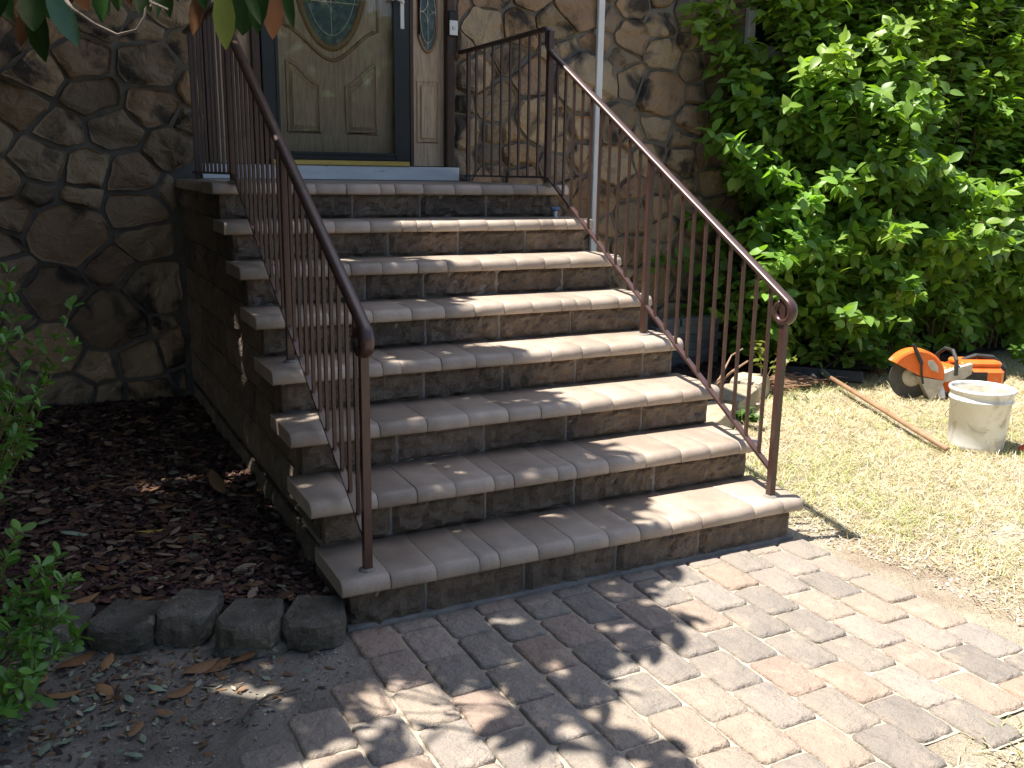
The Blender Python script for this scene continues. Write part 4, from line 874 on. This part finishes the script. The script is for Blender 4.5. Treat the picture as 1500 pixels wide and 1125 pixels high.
# trees across the yard behind the viewer: seen in the glass of the door, and they close off the sky there
FL = leaf_tpl([(0, .05), (.5, .3), (1, .02)], .1, .2)
for i, (x, y, h, w, lab) in enumerate(((-11, -24, 7, 3.8, 'tall tree across the yard, farthest along the left'), (-4.4, -26, 8, 4.2, 'tallest round tree across the yard'), (2.6, -25, 6.8, 3.2, 'slender tree across the yard'), (9, -24, 7.2, 4.0, 'broad tree across the yard toward the lawn side'), (18, -17, 7.5, 4.0, 'broad tree at the lawn corner of the yard'))):
    t = thing('yard_tree', lab, 'tree', (x, y, -.06), 0, 'trees across the yard')
    G().tube([(0, 0, 0), (.1, 0, h*.3), (0, .1, h*.6), (0, 0, h*.9)], [.22, .17, .1, .03], 10).build('trunk', 'bark', t, smooth=True)
    n = 6500; dr = rnd_dirs(n); rr = rng.uniform(.35, 1, n)**.5; lob = np.array([1+.25*nz(*(d*2.3+i*7)) for d in dr]); P = dr*(rr*lob)[:, None]*np.array([w, w, h*.42])+np.array([0, 0, h*.55])
    R, Sc, C = leafy(P, rnd_dirs(n), np.array([0, 0, 1.])[None], .62, (.05, .1, .03), .2, FL, .8); V, F, C = scatter(FL, P, R, Sc, C); tag(obj('crown', mesh('crown', V, F, 'far_leaf'), t), kind='stuff')
# ================================================================ litter, mulch and grass
CH = (np.array([(-.5, -.5, 0), (.5, -.35, .12), (.42, .5, .0), (-.4, .42, .16)], np.float32), np.array([(0, 1, 2, 3)], np.int32))
def pick(pal, n):
    pal = np.array(pal); return pal[rng.integers(0, len(pal), n)]*rng.uniform(.65, 1.3, (n, 1))
def chips(name, P, size, pal, m='chips', flat=.35, tpl=CH):
    n = len(P); d = rnd_dirs(n, -.25, .25); R = frames(d, np.array([0, 0, 1.])[None]+rng.normal(0, flat, (n, 3))); V, F, C = scatter(tpl, P, R, size*rng.uniform(.4, 1.4, n), pick(pal, n))
    return tag(obj(name, mesh(name, V, F, m, C)), kind='stuff')
n = 24000; x = rng.uniform(-1.6, .02, n); y = rng.uniform(0.0, 3.38, n)**1.0; k = y > EDL(x)+.09; x, y = x[k], y[k]
z = np.array([zbed(a, b_) for a, b_ in zip(x, y)])+rng.uniform(.0, .014, len(x))
chips('bark_mulch', np.stack([x, y, z], 1), .025, [(.075, .036, .028), (.11, .05, .038), (.05, .028, .024), (.15, .085, .055), (.085, .045, .042)])
n = 2600; x = rng.uniform(-1.5, .02, n); y = rng.uniform(0.0, 3.3, n); k = y > EDL(x)+.09; x, y = x[k], y[k]
z = np.array([zbed(a, b_) for a, b_ in zip(x, y)])+rng.uniform(.01, .022, len(x))
LF = leaf_tpl([(0, .03), (.25, .16), (.55, .22), (.8, .14), (1, .01)], .15, -.25)
chips('leaf_litter', np.stack([x, y, z], 1), .058, [(.20, .11, .055), (.13, .065, .03), (.26, .17, .10), (.10, .055, .035), (.30, .22, .15), (.16, .08, .04), (.2, .19, .12)], tpl=LF, flat=.3)
n = 900; x = rng.normal(-.72, .32, n); y = rng.normal(-.02, .20, n); k = (y < EDL(x)-.10) & (x < -.1) & (y > -.75); x, y = x[k], y[k]
z = np.array([zsoil(a, b_) for a, b_ in zip(x, y)])+rng.uniform(.002, .012, len(x))
chips('soil_litter', np.stack([x, y, z], 1), .030, [(.20, .12, .065), (.12, .065, .035), (.26, .20, .13), (.06, .04, .035), (.30, .28, .22), (.16, .085, .04), (.22, .13, .06), (.2, .23, .15)], tpl=LF, flat=.4)
n = 2600; x = rng.uniform(-1.2, .1, n); y = rng.uniform(-1.4, .3, n); k = (y < EDL(x)-.06) & ~np.array([in_path(a+.03, b_) for a, b_ in zip(x, y)]); x, y = x[k], y[k]
z = np.array([zsoil(a, b_) for a, b_ in zip(x, y)])+.002
chips('gravel_crumbs', np.stack([x, y, z], 1), .008, [(.2, .18, .15), (.12, .10, .08), (.34, .31, .26), (.16, .14, .12)])
n = 3000; x = rng.uniform(2.06, 6.5, n); y = rng.uniform(1.0, 3.4, n); k = y > EDR(x)+.2; x, y = x[k], y[k]
chips('bed_mulch', np.stack([x, y, np.full(len(x), .05)], 1), .034, [(.045, .022, .018), (.07, .032, .026), (.03, .018, .016)])
# fallen leaves one can pick out, each a thing
LFB = leaf_tpl([(0, .015), (.15, .10), (.35, .18), (.55, .205), (.78, .14), (.92, .06), (1, .005)], .12, -.35)
def fallen(x, y, z, ln, yaw, m, label, group=None, pitch=.08):
    V = LFB[0].copy(); V[:, 2] += .05*np.sin(V[:, 1]*5+x*20)*.6+.03*np.sin(V[:, 0]*14)
    o = obj('fallen_leaf', mesh('fallen_leaf', V*ln, LFB[1], m, smooth=True), None, (x, y, z+.012), (pitch+random.uniform(-.1, .15), random.uniform(-.25, .25), yaw)); return tag(o, label, 'leaf', group)
def onz(x, y, z):
    d = fw+rt*(x-750)/FPX+up*(562.5-y)/FPX; return CAM+d*((z-CAM[2])/d[2])
q = onz(205, 782, .08); fallen(q[0]-.02, q[1], zbed(q[0], q[1])+.01, .125, -1.35, 'yellow_leaf', 'yellow fallen leaf lying alone on the dark mulch')
q = onz(130, 782, .08); fallen(q[0], q[1], zbed(q[0], q[1])+.01, .11, 1.2, 'green_leaf', 'pale grey green fallen leaf on the mulch')
q = onz(330, 725, .08); fallen(q[0], q[1], zbed(q[0], q[1])+.02, .16, .3, 'dry_leaf', 'large upturned brown leaf leaning near the flank of the steps', None, .5)
for (u_, v_, ln, yw) in ((80, 985, .16, -.9), (150, 985, .09, -.4), (265, 990, .13, -1.2), (300, 988, .12, -.9), (330, 975, .14, -1.25), (165, 1020, .10, .4), (120, 1015, .10, 1.2), (255, 1050, .06, .8), (285, 1005, .09, 2.0), (210, 1060, .08, 2.6), (50, 1010, .10, -.3)):
    q = onz(u_, v_, 0); fallen(q[0], q[1], zsoil(q[0], q[1])+.004, ln, yw, 'dry_leaf', 'curled brown leaf fallen on the bare soil below the edging stones', 'brown leaves on the bare soil')
for (u_, v_, ln, yw) in ((90, 880, .13, -1.3), (185, 878, .11, -1.2), (225, 876, .10, -1.4), (160, 830, .08, .6), (60, 690, .10, .5), (120, 675, .09, 1.4), (180, 640, .11, -.5), (195, 620, .12, -1.0), (260, 720, .09, 2.0), (370, 790, .08, .7), (215, 745, .12, -1.5), (240, 690, .08, .3), (280, 705, .09, -.8), (300, 660, .10, 1.1), (145, 715, .10, 2.4), (320, 770, .08, -2.0)):
    q = onz(u_, v_, .08); fallen(q[0], q[1], zbed(q[0], q[1])+.008, ln, yw, 'dry_leaf', 'brown dry leaf fallen on the dark mulch bed', 'brown leaves on the mulch bed')
for (u_, v_, ln) in ((210, 1110, .05), (145, 1065, .06), (215, 1005, .07), (195, 1030, .06), (120, 1045, .05), (60, 1110, .08), (75, 1095, .06), (115, 1030, .05)):
    q = onz(u_, v_, 0); fallen(q[0], q[1], zsoil(q[0], q[1])+.002, ln, random.uniform(-3, 3), 'green_leaf', 'small pale green leaf fallen on the bare soil', 'pale leaves on the bare soil')
# dry twigs piled on the lawn edge, and a few on the soil
gg = G()
for i in range(170):
    a = random.gauss(.35, .5); L = random.uniform(.12, .36); c = np.array([random.gauss(0, .17), random.gauss(0, .06), random.uniform(.008, .075)]); d = np.array([math.cos(a), -math.sin(a)*.6, random.uniform(-.12, .12)])*L/2
    gg.tube([tuple(c-d), tuple(c+np.array([0, 0, random.uniform(0, .03)])), tuple(c+d)], [.003, .0028, .0015], 4)
tag(gg.build('dry_twigs', 'handle_wood', None, (4.03, 2.24, -.01)), kind='stuff')
for i, (pts, lab) in enumerate((([(3.02, 1.98, .05), (3.3, 2.12, .16), (3.42, 2.16, .30), (3.55, 2.2, .33)], 'bent pale dry stem standing up behind the border stones'), ([(2.75, 1.82, .06), (3.1, 2.0, .11), (3.45, 2.25, .12)], 'long dry stem lying along the border stones'), ([(3.3, 2.2, .06), (3.38, 2.1, .2), (3.50, 2.08, .27)], 'short curved dry stem behind the border stones'))):
    tag(G().tube(pts, [.009, .008, .006, .005][:len(pts)], 6).build('dry_stem', 'handle_wood'), lab, 'stem')
tag(G().tube([tuple(onz(*q_, .006)) for q_ in ((355, 1057, 0)[:2], (372, 1032), (395, 1018), (440, 1008))], .004, 5).build('twig', 'bark'), 'thin dark twig lying on the grey soil beside the paving', 'twig')
# dry grass on the lawn: dead flat blades, a little green
BL = (np.array([(-.024, 0, 0), (.024, 0, 0), (.02, .5, .14), (-.02, .5, .14), (0, 1, .10)], np.float32), np.array([(0, 1, 2), (0, 2, 3), (3, 2, 4)], np.int32))
n = 190000; x = 1.2+rng.beta(1.15, 1.7, n)*9; y = rng.uniform(-2.6, 2.7, n)
pr = np.array([path_right(b_) for b_ in y]); k = (x > pr+.01) & ((y < .75) | (x > 2.12)) & ((y < 1.02+.72*(x-2.0)-.16) & (y < 2.5+.1*np.sin(x*2))); x, y = x[k], y[k]
cov = np.array([frac(a*1.3+2, b_*1.3) for a, b_ in zip(x, y)])+np.clip((x-np.array([path_right(b_) for b_ in y]))*1.0-.22, -.4, .55); k = cov+rng.normal(0, .24, len(x)) > -.05; x, y = x[k], y[k]
z = np.array([zlawn(a, b_) for a, b_ in zip(x, y)]); n = len(x); gr = np.array([frac(a*.9+9, b_*.9) for a, b_ in zip(x, y)])
C = pick([(.62, .55, .38), (.70, .63, .45), (.54, .45, .29), (.50, .48, .25), (.42, .31, .19)], n); k = (gr+rng.normal(0, .25, n)) > .40; C[k] = pick([(.40, .42, .15), (.45, .45, .17), (.30, .36, .11)], int(k.sum()))
R = frames(rnd_dirs(n, .0, .6), np.array([0, 0, 1.])[None]+rng.normal(0, .3, (n, 3))); V, F, C = scatter(BL, np.stack([x, y, z], 1), R, rng.uniform(.03, .085, n), C)
tag(obj('dry_grass', mesh('dry_grass', V, F, 'straw', C)), kind='stuff')
n = 4200; y = rng.uniform(-1.6, 1.3, n); x = np.array([path_right(b_) for b_ in y])+.03+np.abs(rng.normal(0, .45, n)); k = (x > 2.1) | (y < -1.4); chips('lawn_crumbs', np.stack([x[k], y[k], np.array([zlawn(a, b_) for a, b_ in zip(x[k], y[k])])+.003], 1), .010, [(.36, .28, .2), (.26, .18, .12), (.48, .42, .33), (.55, .5, .42)])
print('pavers', npav, 'stones', nst)
